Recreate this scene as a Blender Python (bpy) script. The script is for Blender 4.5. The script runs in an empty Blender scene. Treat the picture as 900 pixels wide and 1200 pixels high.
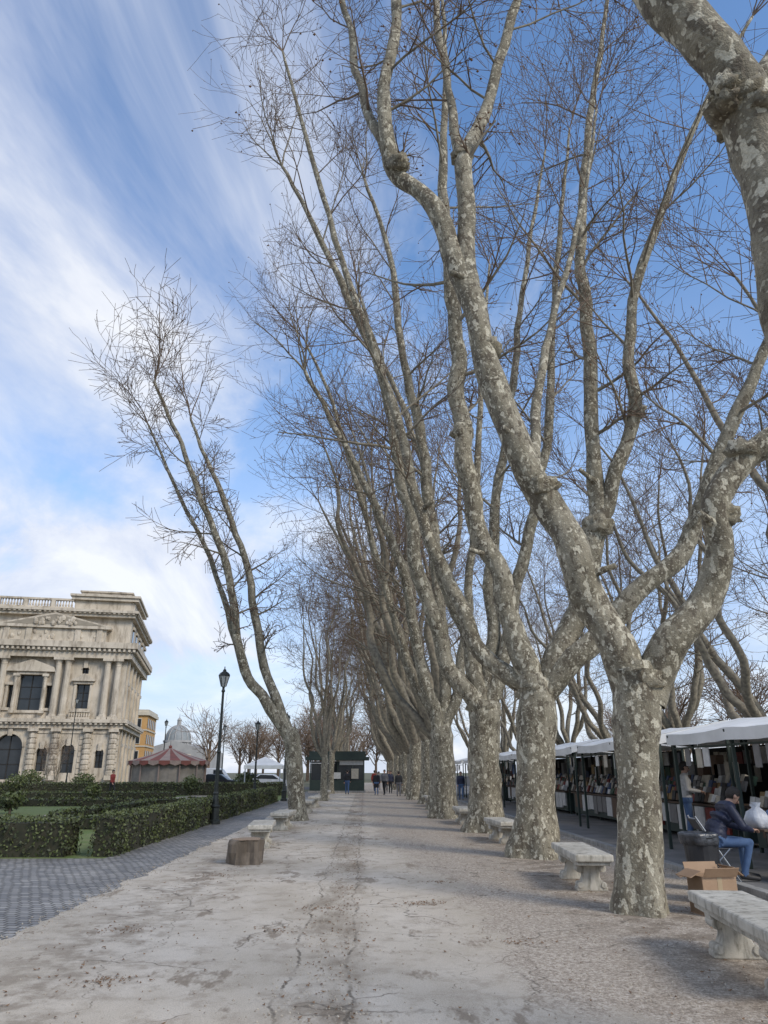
import bpy, math, random
from mathutils import Vector, Matrix, noise as mn
R=random.Random(7)
sc=bpy.context.scene
COL=sc.collection
rad=math.radians

# ------------------------------------------------------------------ materials
def newmat(name):
    m=bpy.data.materials.new(name); m.use_nodes=True
    nt=m.node_tree; b=nt.nodes['Principled BSDF']
    return m,nt,b
def N(nt,t,**k):
    n=nt.nodes.new(t)
    for a,v in k.items(): setattr(n,a,v)
    return n
def ramp(nt,src,stops):
    r=nt.nodes.new('ShaderNodeValToRGB'); e=r.color_ramp.elements
    while len(e)<len(stops): e.new(0.5)
    for i,(p,c) in enumerate(stops):
        e[i].position=p; e[i].color=(c[0],c[1],c[2],1) if isinstance(c,(tuple,list)) else (c,c,c,1)
    nt.links.new(src,r.inputs[0]); return r.outputs[0]
def mixc(nt,fac,a,b,mode='MIX'):
    n=nt.nodes.new('ShaderNodeMix'); n.data_type='RGBA'; n.blend_type=mode
    for s,v in ((0,fac),(6,a),(7,b)):
        if hasattr(v,'is_linked'): nt.links.new(v,n.inputs[s])
        else: n.inputs[s].default_value=v if s==0 else ((v[0],v[1],v[2],1))
    return n.outputs[2]
def math_(nt,op,a,b=None,c=None,clamp=False):
    n=nt.nodes.new('ShaderNodeMath'); n.operation=op; n.use_clamp=clamp
    for i,v in enumerate((a,b,c)):
        if v is None: continue
        if hasattr(v,'is_linked'): nt.links.new(v,n.inputs[i])
        else: n.inputs[i].default_value=v
    return n.outputs[0]
def coords(nt,scale=(1,1,1),rot=(0,0,0),loc=(0,0,0)):
    t=nt.nodes.new('ShaderNodeTexCoord'); m=nt.nodes.new('ShaderNodeMapping')
    nt.links.new(t.outputs['Object'],m.inputs[0]); m.inputs['Scale'].default_value=scale
    m.inputs['Rotation'].default_value=rot; m.inputs['Location'].default_value=loc
    return m.outputs[0]
def noise(nt,vec,scale,detail=4,rough=.55,dist=0):
    n=N(nt,'ShaderNodeTexNoise'); n.inputs['Scale'].default_value=scale; n.inputs['Detail'].default_value=detail
    n.inputs['Roughness'].default_value=rough; n.inputs['Distortion'].default_value=dist
    nt.links.new(vec,n.inputs['Vector']); return n.outputs['Fac']
def bump(nt,b,h,strength,dist=.02):
    n=N(nt,'ShaderNodeBump'); n.inputs['Strength'].default_value=strength; n.inputs['Distance'].default_value=dist
    nt.links.new(h,n.inputs['Height']); nt.links.new(n.outputs[0],b.inputs['Normal'])
MATS={}
def pm(name,c1,c2=None,scale=3,rough=.8,bs=0,bscale=30,metal=0,stretch=(1,1,1)):
    if name in MATS: return MATS[name]
    m,nt,b=newmat(name)
    if c2 is None: c2=tuple(x*.8 for x in c1)
    v=coords(nt,stretch); f=noise(nt,v,scale,3)
    nt.links.new(ramp(nt,f,[(.35,c1),(.65,c2)]),b.inputs['Base Color'])
    b.inputs['Roughness'].default_value=rough; b.inputs['Metallic'].default_value=metal
    if bs: bump(nt,b,noise(nt,v,bscale,2),bs)
    MATS[name]=m; return m

def bark_mat():
    m,nt,b=newmat('plane_bark'); v=coords(nt)
    base=ramp(nt,noise(nt,coords(nt,(1,1,.5)),2.0,4,.7),[(.33,(.145,.122,.082)),(.48,(.245,.215,.15)),(.66,(.36,.32,.235))])
    d=noise(nt,coords(nt,(1,1,.6),loc=(5,3,1)),8,3,.6)
    c=mixc(nt,ramp(nt,d,[(.53,0),(.58,.85)]),base,(.12,.096,.064))
    p=noise(nt,coords(nt,(1,1,.65),loc=(9,1,7)),9,2,.55)
    c=mixc(nt,ramp(nt,p,[(.595,0),(.615,.95)]),c,(.60,.55,.42))
    p2=noise(nt,coords(nt,loc=(2,8,4)),22,1,.5)
    c=mixc(nt,ramp(nt,p2,[(.61,0),(.64,.75)]),c,(.49,.45,.34))
    fine=noise(nt,v,50,2,.7)
    c=mixc(nt,.5,c,ramp(nt,fine,[(.3,.35),(.68,1.05)]),'MULTIPLY')
    nt.links.new(c,b.inputs['Base Color']); b.inputs['Roughness'].default_value=.85
    bump(nt,b,math_(nt,'ADD',math_(nt,'MULTIPLY',fine,.45),math_(nt,'MULTIPLY',p,-.9)),.9,.035)
    return m
BARK=bark_mat()
TWIG=pm('twig_bark',(.22,.155,.105),(.135,.092,.062),4,.85)
SEED=pm('seed_ball',(.21,.11,.055),(.13,.07,.035),6,.9)
LIMB2=pm('limb_bark',(.30,.265,.195),(.155,.132,.098),7,.85)

def path_mat():
    m,nt,b=newmat('path_surface'); v=coords(nt)
    t=nt.nodes.new('ShaderNodeTexCoord'); s=nt.nodes.new('ShaderNodeSeparateXYZ'); nt.links.new(t.outputs['Object'],s.inputs[0])
    X,Y=s.outputs[0],s.outputs[1]
    big=noise(nt,coords(nt,(1,.5,1)),.6,5,.65)
    c=ramp(nt,big,[(.3,(.40,.34,.26)),(.45,(.52,.455,.365)),(.58,(.60,.535,.445)),(.75,(.66,.60,.51))])
    mid=noise(nt,v,3.0,5,.7)
    c=mixc(nt,ramp(nt,mid,[(.50,0),(.64,.7)]),c,(.37,.31,.24))
    stain=noise(nt,coords(nt,(1,.42,1),loc=(4,11,0)),1.6,5,.72)
    c=mixc(nt,ramp(nt,stain,[(.575,0),(.63,.75)]),c,(.21,.16,.11))
    gx=math_(nt,'ADD',math_(nt,'MULTIPLY',X,.55),math_(nt,'MULTIPLY',Y,.024))
    gf=math_(nt,'ADD',gx,math_(nt,'MULTIPLY',math_(nt,'SUBTRACT',big,.5),2.6))
    gravel=ramp(nt,noise(nt,v,34,2,.8),[(.33,(.165,.13,.095)),(.5,(.39,.325,.255)),(.68,(.62,.55,.455))])
    c=mixc(nt,math_(nt,'MULTIPLY',ramp(nt,gf,[(.72,0),(.98,1)]),.88),c,gravel)
    wobn=math_(nt,'SUBTRACT',noise(nt,coords(nt,(0.02,1,1)),.75,5,.62),.5)
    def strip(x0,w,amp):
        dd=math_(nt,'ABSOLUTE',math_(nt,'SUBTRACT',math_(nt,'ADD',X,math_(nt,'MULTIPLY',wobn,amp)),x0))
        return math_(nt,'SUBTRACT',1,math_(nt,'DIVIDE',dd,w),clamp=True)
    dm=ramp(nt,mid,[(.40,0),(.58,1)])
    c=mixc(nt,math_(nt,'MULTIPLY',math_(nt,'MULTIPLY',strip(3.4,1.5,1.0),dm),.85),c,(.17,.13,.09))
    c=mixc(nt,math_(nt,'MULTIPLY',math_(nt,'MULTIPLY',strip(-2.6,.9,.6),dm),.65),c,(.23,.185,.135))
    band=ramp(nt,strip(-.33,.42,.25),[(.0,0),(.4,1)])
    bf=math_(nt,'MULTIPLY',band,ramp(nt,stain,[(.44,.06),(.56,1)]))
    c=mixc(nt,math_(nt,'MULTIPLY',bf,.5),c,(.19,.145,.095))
    cm=None; brk=ramp(nt,mid,[(.40,1),(.58,.08)])
    for x0,w,amp in ((-.62,.019,.5),(-.10,.020,-.42),(1.35,.012,1.5),(-2.1,.009,-1.4),(.75,.007,2.2)):
        q=math_(nt,'MULTIPLY',ramp(nt,strip(x0,w,amp),[(.0,0),(.6,1)]),brk)
        cm=q if cm is None else math_(nt,'MAXIMUM',cm,q)
    vo=N(nt,'ShaderNodeTexVoronoi',feature='DISTANCE_TO_EDGE')
    vw=nt.nodes.new('ShaderNodeVectorMath'); vw.operation='ADD'
    nn=N(nt,'ShaderNodeTexNoise'); nn.inputs['Scale'].default_value=1.5; nn.inputs['Detail'].default_value=4
    nt.links.new(v,nn.inputs['Vector']); nt.links.new(v,vw.inputs[0]); nt.links.new(nn.outputs['Color'],vw.inputs[1])
    nt.links.new(vw.outputs[0],vo.inputs['Vector']); vo.inputs['Scale'].default_value=.45
    hair=math_(nt,'MULTIPLY',ramp(nt,vo.outputs['Distance'],[(.0,1),(.009,0)]),ramp(nt,big,[(.47,0),(.53,1)]))
    cm=math_(nt,'MAXIMUM',cm,hair)
    c=mixc(nt,math_(nt,'MULTIPLY',cm,.8),c,(.085,.065,.042))
    fine=noise(nt,v,95,2,.8)
    c=mixc(nt,.6,c,ramp(nt,fine,[(.3,.42),(.56,1.0)]),'MULTIPLY')
    nt.links.new(c,b.inputs['Base Color']); b.inputs['Roughness'].default_value=.92
    bump(nt,b,fine,.7,.012)
    return m
def cobble_mat():
    m,nt,b=newmat('cobbles'); 
    v=coords(nt,rot=(0,0,rad(8)))
    nn=N(nt,'ShaderNodeTexNoise'); nn.inputs['Scale'].default_value=1.2; nt.links.new(v,nn.inputs['Vector'])
    vm=nt.nodes.new('ShaderNodeVectorMath'); vm.operation='MULTIPLY_ADD'; vm.inputs[1].default_value=(.14,.14,0)
    nt.links.new(nn.outputs['Color'],vm.inputs[0]); nt.links.new(v,vm.inputs[2])
    br=N(nt,'ShaderNodeTexBrick'); nt.links.new(vm.outputs[0],br.inputs['Vector'])
    br.inputs['Scale'].default_value=1; br.inputs['Brick Width'].default_value=.15; br.inputs['Row Height'].default_value=.125
    br.inputs['Mortar Size'].default_value=.014; br.inputs['Mortar Smooth'].default_value=.4
    br.inputs['Color1'].default_value=(.19,.188,.19,1); br.inputs['Color2'].default_value=(.36,.345,.325,1); br.inputs['Mortar'].default_value=(.075,.068,.055,1)
    c=mixc(nt,.6,br.outputs['Color'],ramp(nt,noise(nt,v,.8,5,.6),[(.3,(.5,.49,.47)),(.7,(1.2,1.17,1.1))]),'MULTIPLY')
    nt.links.new(c,b.inputs['Base Color']); b.inputs['Roughness'].default_value=.7
    bump(nt,b,math_(nt,'SUBTRACT',1,br.outputs['Fac']),.8,.02); return m
def travertine(name,c1,c2,c3,sc_=.5,st=.25):
    m,nt,b=newmat(name); v=coords(nt)
    c=ramp(nt,noise(nt,v,sc_,5,.65),[(.35,c2),(.6,c1)])
    stx=noise(nt,coords(nt,(1,1,st)),sc_*4,5,.7)
    c=mixc(nt,ramp(nt,stx,[(.48,0),(.68,.85)]),c,c3)
    nt.links.new(c,b.inputs['Base Color']); b.inputs['Roughness'].default_value=.85
    bump(nt,b,noise(nt,v,sc_*40,2,.7),.4,.02); return m
PATH=path_mat(); COB=cobble_mat()
STONE=travertine('palace_travertine',(.57,.50,.40),(.44,.38,.29),(.21,.17,.125),.35)
BSTONE=travertine('bench_stone',(.52,.49,.42),(.38,.35,.29),(.14,.13,.10),2.5)
KERB=travertine('kerb_stone',(.36,.35,.32),(.27,.26,.24),(.14,.13,.12),2)
ASPH=pm('market_asphalt',(.15,.147,.142),(.22,.21,.20),1.3,.9,.5,60)
GROUND=pm('earth_and_grass',(.075,.085,.035),(.14,.12,.075),.3,.95,.5,8)
LAWN=pm('lawn_grass',(.11,.16,.035),(.17,.19,.07),1.6,.95,.8,40)
DRYEARTH=pm('garden_gravel',(.36,.32,.25),(.27,.23,.18),1.2,.95,.4,40)
ROAD=pm('road_asphalt',(.055,.055,.057),(.08,.08,.08),.8,.9,.3,30)
PAINT=pm('road_paint',(.75,.75,.72),(.6,.6,.58),5,.7)
LEAF1=pm('hedge_leaf_light',(.12,.14,.045),(.085,.105,.033),6,.6)
LEAF2=pm('hedge_leaf_dark',(.055,.07,.025),(.05,.05,.022),6,.6)
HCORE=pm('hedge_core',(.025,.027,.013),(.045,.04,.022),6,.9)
IRON=pm('dark_iron',(.018,.022,.02),(.03,.034,.03),6,.45,metal=.3)
GLASS=pm('dark_glass',(.02,.025,.03),(.03,.035,.04),1,.12)
LGLASS=pm('lantern_glass',(.35,.37,.36),(.28,.3,.3),4,.2)
CANVAS=pm('white_canvas',(.78,.78,.76),(.66,.66,.64),1.5,.75,.15,8)
DGREEN=pm('stall_green',(.02,.035,.028),(.03,.045,.035),3,.55)
WOOD=pm('stall_wood',(.10,.065,.04),(.07,.045,.03),3,.7,stretch=(1,1,6))
DARK=pm('dark_interior',(.02,.018,.016),(.03,.027,.024),2,.9)
CARD=pm('cardboard',(.36,.24,.15),(.30,.195,.12),3,.85,.2,25)
CARDD=pm('cardboard_inner',(.24,.16,.10),(.2,.135,.08),3,.85)
BINM=pm('bin_plastic',(.02,.02,.022),(.03,.03,.032),5,.45)
BAGM=pm('bin_liner',(.09,.095,.105),(.025,.027,.03),9,.3,.6,25)
WBAG=pm('white_plastic_bag',(.72,.73,.76),(.55,.57,.6),6,.35,.6,18)
BBAG=pm('blue_plastic_bag',(.22,.35,.55),(.16,.27,.45),6,.35,.6,18)
ALU=pm('aluminium',(.45,.46,.47),(.35,.36,.37),6,.35,metal=.8)
SKIN=pm('skin',(.46,.28,.20),(.40,.24,.17),8,.6)
HAIR=pm('dark_hair',(.02,.015,.012),(.03,.022,.016),20,.7,.4,80)
SHOE=pm('shoe_dark',(.03,.028,.028),(.05,.045,.04),9,.6)
EYE=pm('eye_dark',(.02,.015,.01),None,5,.2)
LIP=pm('lips',(.30,.12,.10),None,5,.5)
JEANS=pm('denim',(.055,.10,.20),(.08,.14,.26),7,.85,.2,60)
SWEAT=pm('pale_sweater',(.50,.49,.47),(.42,.41,.39),5,.9,.4,50)
NAVY=pm('navy_jacket',(.016,.02,.045),(.025,.03,.06),5,.55,.4,14)
BLACKC=pm('black_coat',(.016,.016,.018),(.025,.025,.027),5,.85)
GREYC=pm('grey_coat',(.10,.10,.11),(.14,.14,.15),5,.85)
REDC=pm('red_jacket',(.25,.035,.03),(.2,.03,.025),5,.8)
OLIVEC=pm('olive_coat',(.05,.07,.035),(.07,.09,.05),5,.85)
BOOKS=[pm('book_%s'%n,c,None,9,.6) for n,c in (('red',(.22,.04,.03)),('cream',(.50,.45,.36)),('blue',(.05,.08,.16)),('green',(.04,.085,.05)),('white',(.62,.61,.58)),('ochre',(.28,.18,.07)),('brown',(.12,.07,.04)),('black',(.03,.03,.03)),('grey',(.2,.19,.18)))]
BK=[BOOKS[i] for i in (0,1,1,2,3,4,4,4,5,6,6,7,7,8,8)]

# ------------------------------------------------------------------ mesh builder
class MB:
    def __init__(s): s.v=[];s.f=[];s.mi=[];s.mats=[]
    def mid(s,m):
        if m not in s.mats: s.mats.append(m)
        return s.mats.index(m)
    def add(s,vs,fs,m):
        o=len(s.v); k=s.mid(m)
        s.v.extend([tuple(q) for q in vs])
        for f in fs: s.f.append([o+i for i in f]); s.mi.append(k)
    def box(s,x0,x1,y0,y1,z0,z1,m,tx=0,ty=0):
        v=[(x0,y0,z0),(x1,y0,z0),(x1,y1,z0),(x0,y1,z0),(x0+tx,y0+ty,z1),(x1-tx,y0+ty,z1),(x1-tx,y1-ty,z1),(x0+tx,y1-ty,z1)]
        s.add(v,[(0,3,2,1),(4,5,6,7),(0,1,5,4),(1,2,6,5),(2,3,7,6),(3,0,4,7)],m)
    def rbox(s,c,size,rot,m):
        M=Matrix.Translation(c)@rot; h=[q/2 for q in size]
        v=[M@Vector((sx*h[0],sy*h[1],sz*h[2])) for sz in(-1,1) for sx,sy in((-1,-1),(1,-1),(1,1),(-1,1))]
        s.add(v,[(0,3,2,1),(4,5,6,7),(0,1,5,4),(1,2,6,5),(2,3,7,6),(3,0,4,7)],m)
    def tube(s,pts,rr,n,m,rough=0,flare=False,capend=True):
        vs=[];k=len(pts)
        ref=None
        for i in range(k):
            a=pts[max(0,i-1)];b=pts[min(k-1,i+1)]
            t=(b-a)
            if t.length<1e-6: t=Vector((0,0,1))
            t.normalize()
            if ref is None:
                ref=Vector((0,1,0)) if abs(t.y)<.8 else Vector((1,0,0))
            u=t.cross(ref).normalized(); w=u.cross(t).normalized(); ref=w if abs(t.dot(w))<.9 else ref
            p=pts[i];r=rr[i]
            for j in range(n):
                an=2*math.pi*j/n
                d=u*math.cos(an)+w*math.sin(an)
                q=r
                if rough:
                    q*=1+rough*mn.noise((p+d*r)*1.6+Vector((3,7,1)))+rough*.45*mn.noise((p+d*r)*5)
                if flare:
                    e=math.exp(-max(0,p.z)/.38)
                    q*=1+e*(.22+.2*math.sin(3*an+1)+.12*math.sin(5*an+p.x*3))
                vs.append(p+d*q)
        fs=[]
        for i in range(k-1):
            for j in range(n):
                a=i*n+j;b=i*n+(j+1)%n
                fs.append((a,b,b+n,a+n))
        if capend and n>3: fs.append(tuple((k-1)*n+j for j in range(n)))
        s.add(vs,fs,m)
    def cyl(s,p0,p1,r0,r1,n,m):
        p0=Vector(p0);p1=Vector(p1); t=(p1-p0).normalized()
        ref=Vector((0,0,1)) if abs(t.z)<.9 else Vector((1,0,0))
        u=t.cross(ref).normalized();w=u.cross(t)
        vs=[];
        for p,r in((p0,r0),(p1,r1)):
            for j in range(n):
                a=2*math.pi*j/n; vs.append(p+(u*math.cos(a)+w*math.sin(a))*r)
        fs=[(j,(j+1)%n,n+(j+1)%n,n+j) for j in range(n)]+[tuple(range(n-1,-1,-1)),tuple(range(n,2*n))]
        s.add(vs,fs,m)
    def lathe(s,c,prof,n,m,wob=0,ph=0):
        vs=[];c=Vector(c)
        for (r,z) in prof:
            for j in range(n):
                a=2*math.pi*j/n+ph; q=r*(1+wob*mn.noise(Vector((math.cos(a)*1.5+c.x,math.sin(a)*1.5+c.y,z*2))))
                vs.append((c.x+q*math.cos(a),c.y+q*math.sin(a),c.z+z))
        k=len(prof);fs=[]
        for i in range(k-1):
            for j in range(n):
                a=i*n+j;b=i*n+(j+1)%n; fs.append((a,b,b+n,a+n))
        fs.append(tuple(range(n-1,-1,-1)));fs.append(tuple((k-1)*n+j for j in range(n)))
        s.add(vs,fs,m)
    def ball(s,c,r,m,n=8,k=6,sc_=(1,1,1),wob=0):
        vs=[];fs=[];c=Vector(c)
        for i in range(k+1):
            ph=math.pi*i/k
            for j in range(n):
                a=2*math.pi*j/n
                d=Vector((math.sin(ph)*math.cos(a),math.sin(ph)*math.sin(a),-math.cos(ph)))
                q=r*(1+wob*mn.noise(d*2+c)) if wob else r
                vs.append(c+Vector((d.x*sc_[0],d.y*sc_[1],d.z*sc_[2]))*q)
        for i in range(k):
            for j in range(n):
                a=i*n+j;b=i*n+(j+1)%n; fs.append((a,b,b+n,a+n))
        s.add(vs,fs,m)
    def prism(s,poly,y0,y1,m):
        n=len(poly); vs=[(x,y0,z) for x,z in poly]+[(x,y1,z) for x,z in poly]
        s.add(vs,[tuple(range(n)),tuple(range(2*n-1,n-1,-1))]+[(i,n+i,n+(i+1)%n,(i+1)%n) for i in range(n)],m)
    def octa(s,c,r,m):
        x,y,z=c
        s.add([(x+r,y,z),(x-r,y,z),(x,y+r,z),(x,y-r,z),(x,y,z+r),(x,y,z-r)],[(0,2,4),(2,1,4),(1,3,4),(3,0,4),(2,0,5),(1,2,5),(3,1,5),(0,3,5)],m)
    def mesh(s,name,smooth=False):
        me=bpy.data.meshes.new(name); me.from_pydata(s.v,[],s.f)
        for m in s.mats: me.materials.append(m)
        me.polygons.foreach_set('material_index',s.mi)
        if smooth: me.polygons.foreach_set('use_smooth',[True]*len(s.f))
        me.update(); return me
    def obj(s,name,loc=(0,0,0),smooth=False,rz=0,parent=None,bevel=0):
        o=bpy.data.objects.new(name,s.mesh(name,smooth)); o.location=loc; o.rotation_euler=(0,0,rz); COL.objects.link(o)
        if parent: o.parent=parent
        if bevel:
            b=o.modifiers.new('bevel','BEVEL'); b.width=bevel; b.segments=2; b.limit_method='ANGLE'
        return o
def empty(name,loc=(0,0,0),rz=0):
    o=bpy.data.objects.new(name,None); o.location=loc; o.rotation_euler=(0,0,rz); COL.objects.link(o); return o

# ------------------------------------------------------------------ trees
def rv(): 
    return Vector((R.gauss(0,1),R.gauss(0,1),R.gauss(0,1))).normalized()
def catmull(pts,rr,sub):
    P=[Vector(p) for p in pts]; n=len(P); op=[];orr=[]
    for i in range(n-1):
        p0=P[max(0,i-1)];p1=P[i];p2=P[i+1];p3=P[min(n-1,i+2)]
        for k in range(sub):
            t=k/sub
            q=.5*((2*p1)+(p2-p0)*t+(2*p0-5*p1+4*p2-p3)*t*t+(3*p1-p0-3*p2+p3)*t**3)
            op.append(q);orr.append(rr[i]+(rr[i+1]-rr[i])*t)
    op.append(P[-1]);orr.append(rr[-1]); return op,orr
def branch(mb,p,d,L,r,lv,mx,cnt,trop,minr,seeds=.3):
    n=max(2,min(6,int(L/.5)+1)); pts=[p.copy()];ds=[]
    q=p.copy();d=d.normalized()
    for i in range(n):
        d=(d+rv()*.19+Vector((0,0,trop))).normalized(); q=q+d*(L/n); pts.append(q.copy());ds.append(d.copy())
    rr=[max(minr,r*(1-.72*i/n)) for i in range(n+1)]
    mb.tube(pts,rr,5 if r>.045 else (4 if r>.025 else 3),LIMB2 if r>.03 else TWIG,capend=False)
    if lv<mx:
        for c in range(cnt[lv]):
            t=.15+.85*(c+R.random())/cnt[lv]
            i=min(n-1,int(t*n)); f=t*n-i
            pp=pts[i].lerp(pts[i+1],min(1,f)); dd=ds[i]
            ax=dd.cross(rv()).normalized(); cd=dd.copy(); cd.rotate(Matrix.Rotation(rad(R.uniform(25,65)),3,ax))
            branch(mb,pp,cd,L*R.uniform(.35,.62),rr[i]*.6,lv+1,mx,cnt,trop,minr,seeds)
    elif R.random()<seeds:
        e=pts[-1]; mb.octa((e.x,e.y,e.z-.05),R.uniform(.018,.034),SEED)
def limb(mb,path,n=10,sub=5,rough=.16,zmin=6,step=1.05,mx=3,cnt=(7,6,3),Lr=(2.2,4.6),seeds=.2,minr=.0058,mat=None):
    pts=[q[:3] for q in path];rr=[q[3] for q in path]
    P,r=catmull(pts,rr,sub)
    k=len(P)
    for i in range(2,k-1):
        w=r[i]*.7+.03; P[i]=P[i]+Vector((mn.noise(P[i]*.9),mn.noise(P[i]*.9+Vector((9,2,3))),0))*w
    mb.tube(P,r,n,mat or BARK,rough)
    acc=0
    for i in range(1,k):
        acc+=(P[i]-P[i-1]).length
        if P[i].z>zmin and acc>step*R.uniform(.7,1.3):
            acc=0
            d=(P[i]-P[i-1]).normalized(); ax=d.cross(rv()).normalized(); cd=d.copy()
            cd.rotate(Matrix.Rotation(rad(R.uniform(30,78)),3,ax))
            h=min(1,(P[i].z-zmin)/6+.45)
            branch(mb,P[i],cd,R.uniform(*Lr)*h,min(.06,max(.018,r[i]*.3)),0,mx-1,cnt,.05,minr,seeds)
    d=(P[-1]-P[-2]).normalized()
    for c in range(4):
        branch(mb,P[-1],(d+rv()*.45),R.uniform(2.4,4.2),max(.02,r[-1]*.6),0,mx-1,cnt,.05,minr,seeds)
def finish_tree(mb,name,base):
    b=Vector(base); mb.v=[(x-b.x,y-b.y,z) for x,y,z in mb.v]
    return mb.obj(name,(b.x,b.y,0),smooth=True)
def trunk(mb,path,n=26,sub=7):
    P,r=catmull([q[:3] for q in path],[q[3] for q in path],sub)
    P[0].z=-.08; mb.tube(P,r,n,BARK,.18,flare=True)
def S(txt):
    out=[]
    for t in txt.split():
        a=[float(x) for x in t.split(',')]; out.append((a[0],a[1],a[2],a[3]/100))
    return out
def knob(mb,p,r): mb.ball(p,r,BARK,14,10,(1,1,.85),.6)
def stub(mb,p,d,L,r):
    p=Vector(p);d=Vector(d).normalized(); mb.tube([p,p+d*L*.5,p+d*L],[r*1.5,r,r*.8],9,BARK,.25)

mb=MB()
trunk(mb,[(3.36,9.92,-.01,.30),(3.41,9.92,.66,.27),(3.47,9.92,1.45,.26),(3.53,9.91,2.18,.275),(3.63,9.91,2.75,.31),(3.66,9.9,3.0,.22)])
limb(mb,[(3.6,9.91,2.45,.25),(3.34,9.99,3.42,.25),(3.03,10.07,4.28,.235),(2.75,10.15,5.13,.23),(2.46,10.23,5.83,.225),(2.19,10.31,6.94,.215),(1.95,10.38,8.06,.20),(1.7,10.46,9.26,.20),(1.38,10.54,10.37,.18),(.88,10.62,11.45,.16),(.39,10.71,12.25,.155),(.3,10.78,13.96,.12),(.48,10.85,15.63,.11),(.6,10.92,18.23,.09),(.88,10.98,23.02,.05)],16,6,zmin=12)
limb(mb,S('0.4,10.8,12.3,12 -0.1,11.2,14.2,9 -0.4,11.7,16.4,8 -0.9,12.1,20.0,6 -1.5,12.5,25.2,3'),8,zmin=13)
limb(mb,S('1.7,10.5,9.3,18 1.7,10.6,10.8,16 1.7,10.7,12.3,15 2.1,10.9,13.3,13 2.5,11.0,14.7,11 3.0,11.1,16.6,10 3.5,11.3,19.4,8 4.1,11.4,24.3,4'),10,zmin=12)
limb(mb,S('1.7,10.8,12.3,11 1.6,11.3,14.4,9 1.5,11.9,17.0,8 1.5,12.4,20.5,6 1.4,13.0,25.2,3'),8,zmin=14)
limb(mb,S('3.7,9.9,2.5,25 4.1,9.8,3.2,24 4.6,9.7,3.8,20 4.9,9.5,4.5,18 4.9,9.4,5.1,18 5.2,9.3,5.7,20 5.6,9.2,6.0,18 6.3,9.1,6.5,15 7.4,8.9,7.4,12 8.7,8.8,9.8,8'),16,6,zmin=6.1)
limb(mb,S('2.5,10.2,5.8,10 2.9,11.2,7.6,8 3.6,12.2,10,7 4.6,12.8,13,5 5.4,13.3,16.5,3'),7,zmin=8)
for p,r in (((.55,10.65,12.1),.20),((1.7,10.68,12.35),.19),((4.9,9.45,4.9),.2),((5.2,9.3,5.8),.22),((2.6,10.2,5.6),.24),((3.64,9.9,2.75),.33),((1.95,10.4,8.1),.21)): knob(mb,p,r)
for p,d in (((2.35,10.2,6.3),(-.8,-.5,.5)),((1.75,10.4,9.4),(-1,-.3,.2)),((3.1,10,4.2),(.8,-.6,.2)),((4.8,9.4,4.7),(-.9,-.4,.5))): stub(mb,p,d,.42,.055)
finish_tree(mb,'plane_tree',(3.38,9.92,0))
mb=MB()
trunk(mb,S('3.42,16.15,0,48 3.5,16.1,0.9,40 3.56,16.1,2.0,39 3.62,16.1,2.7,41 3.7,16.1,3.4,36'))
limb(mb,S('3.65,16.1,3.0,30 3.3,16.2,4.4,26 3.0,16.3,5.5,24 2.7,16.4,7.0,23 2.4,16.4,8.7,22 2.3,16.5,10.4,21 2.3,16.6,12.2,19 2.2,16.7,14.6,17 2.1,16.7,17.9,13 2.3,16.8,21.3,9 2.3,16.9,25.0,5'),12,zmin=10)
limb(mb,S('3.7,16.1,3.0,30 4.4,16.1,4.2,28 4.9,16.0,5.5,26 5.3,16.0,6.9,25 5.3,16.0,8.8,18 5.5,16.0,10.8,17 5.5,15.9,13.3,15 5.7,15.9,16.0,13 6.2,15.9,19.0,10 6.9,15.9,22.3,7 7.7,15.8,26.7,4'),12,zmin=9)
limb(mb,S('5.3,16.0,6.9,20 5.8,15.8,8.3,17 6.4,15.6,9.7,16 6.3,15.5,11.3,14 6.9,15.3,13.6,12 7.9,15.1,16.2,9 9.1,14.9,18.7,7 10.7,14.7,21.6,4'),10,zmin=9)
limb(mb,S('3.7,16.1,3.1,28 4.8,15.8,4.1,25 5.7,15.5,5.1,22 6.6,15.2,5.9,20 7.3,14.9,7.1,18 8.0,14.6,8.8,15 8.7,14.3,10.2,13 9.7,14.0,11.8,10 11.1,13.7,13.9,6'),12,zmin=7)
limb(mb,S('3.7,16.1,3.2,24 3.1,16.3,3.6,21 2.5,16.5,4.3,18 2.1,16.7,5.4,17 1.5,16.9,6.9,15 1.1,17.1,8.5,14 0.7,17.3,10.5,13 0.1,17.5,12.7,11 -0.8,17.7,15.6,9 -1.8,17.9,19.6,7 -2.9,18.1,24.1,4'),10,zmin=8)
for p,r in (((5.3,16,6.9),.34),((6.4,15.6,9.7),.22),((2.35,16.45,9.5),.26),((3.68,16.1,3.3),.44)): knob(mb,p,r)
for p,d in (((2.8,16.3,6.3),(-1,-.4,.2)),((5.3,15.9,8),(-.8,-.5,.4)),((1.3,17,7.6),(.6,-.8,.3)),((7,15,6.6),(.3,-.8,.6))): stub(mb,p,d,.5,.06)
finish_tree(mb,'plane_tree',(3.42,16.15,0))
mb=MB()
trunk(mb,S('3.45,22.7,0,54 3.5,22.7,1.0,46 3.5,22.7,2.2,45 3.6,22.7,3.3,46 3.6,22.7,3.6,36'))
limb(mb,S('3.6,22.7,3.1,31 2.9,22.6,4.0,26 2.4,22.6,5.0,24 1.8,22.5,7.0,23 1.4,22.4,9.2,21 1.0,22.3,11.6,19 0.5,22.3,14.4,16 -0.7,22.2,17.4,13 -1.9,22.1,20.3,10 -3.3,22.1,23.2,6'),10,zmin=8)
limb(mb,S('3.6,22.7,3.2,30 3.2,22.9,5.2,26 2.6,23.0,7.1,22 2.1,23.2,9.8,20 1.8,23.4,13.0,18 1.2,23.5,16.5,14 0.8,23.7,20.5,11 -0.2,23.9,24.4,6'),10,zmin=8)
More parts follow.
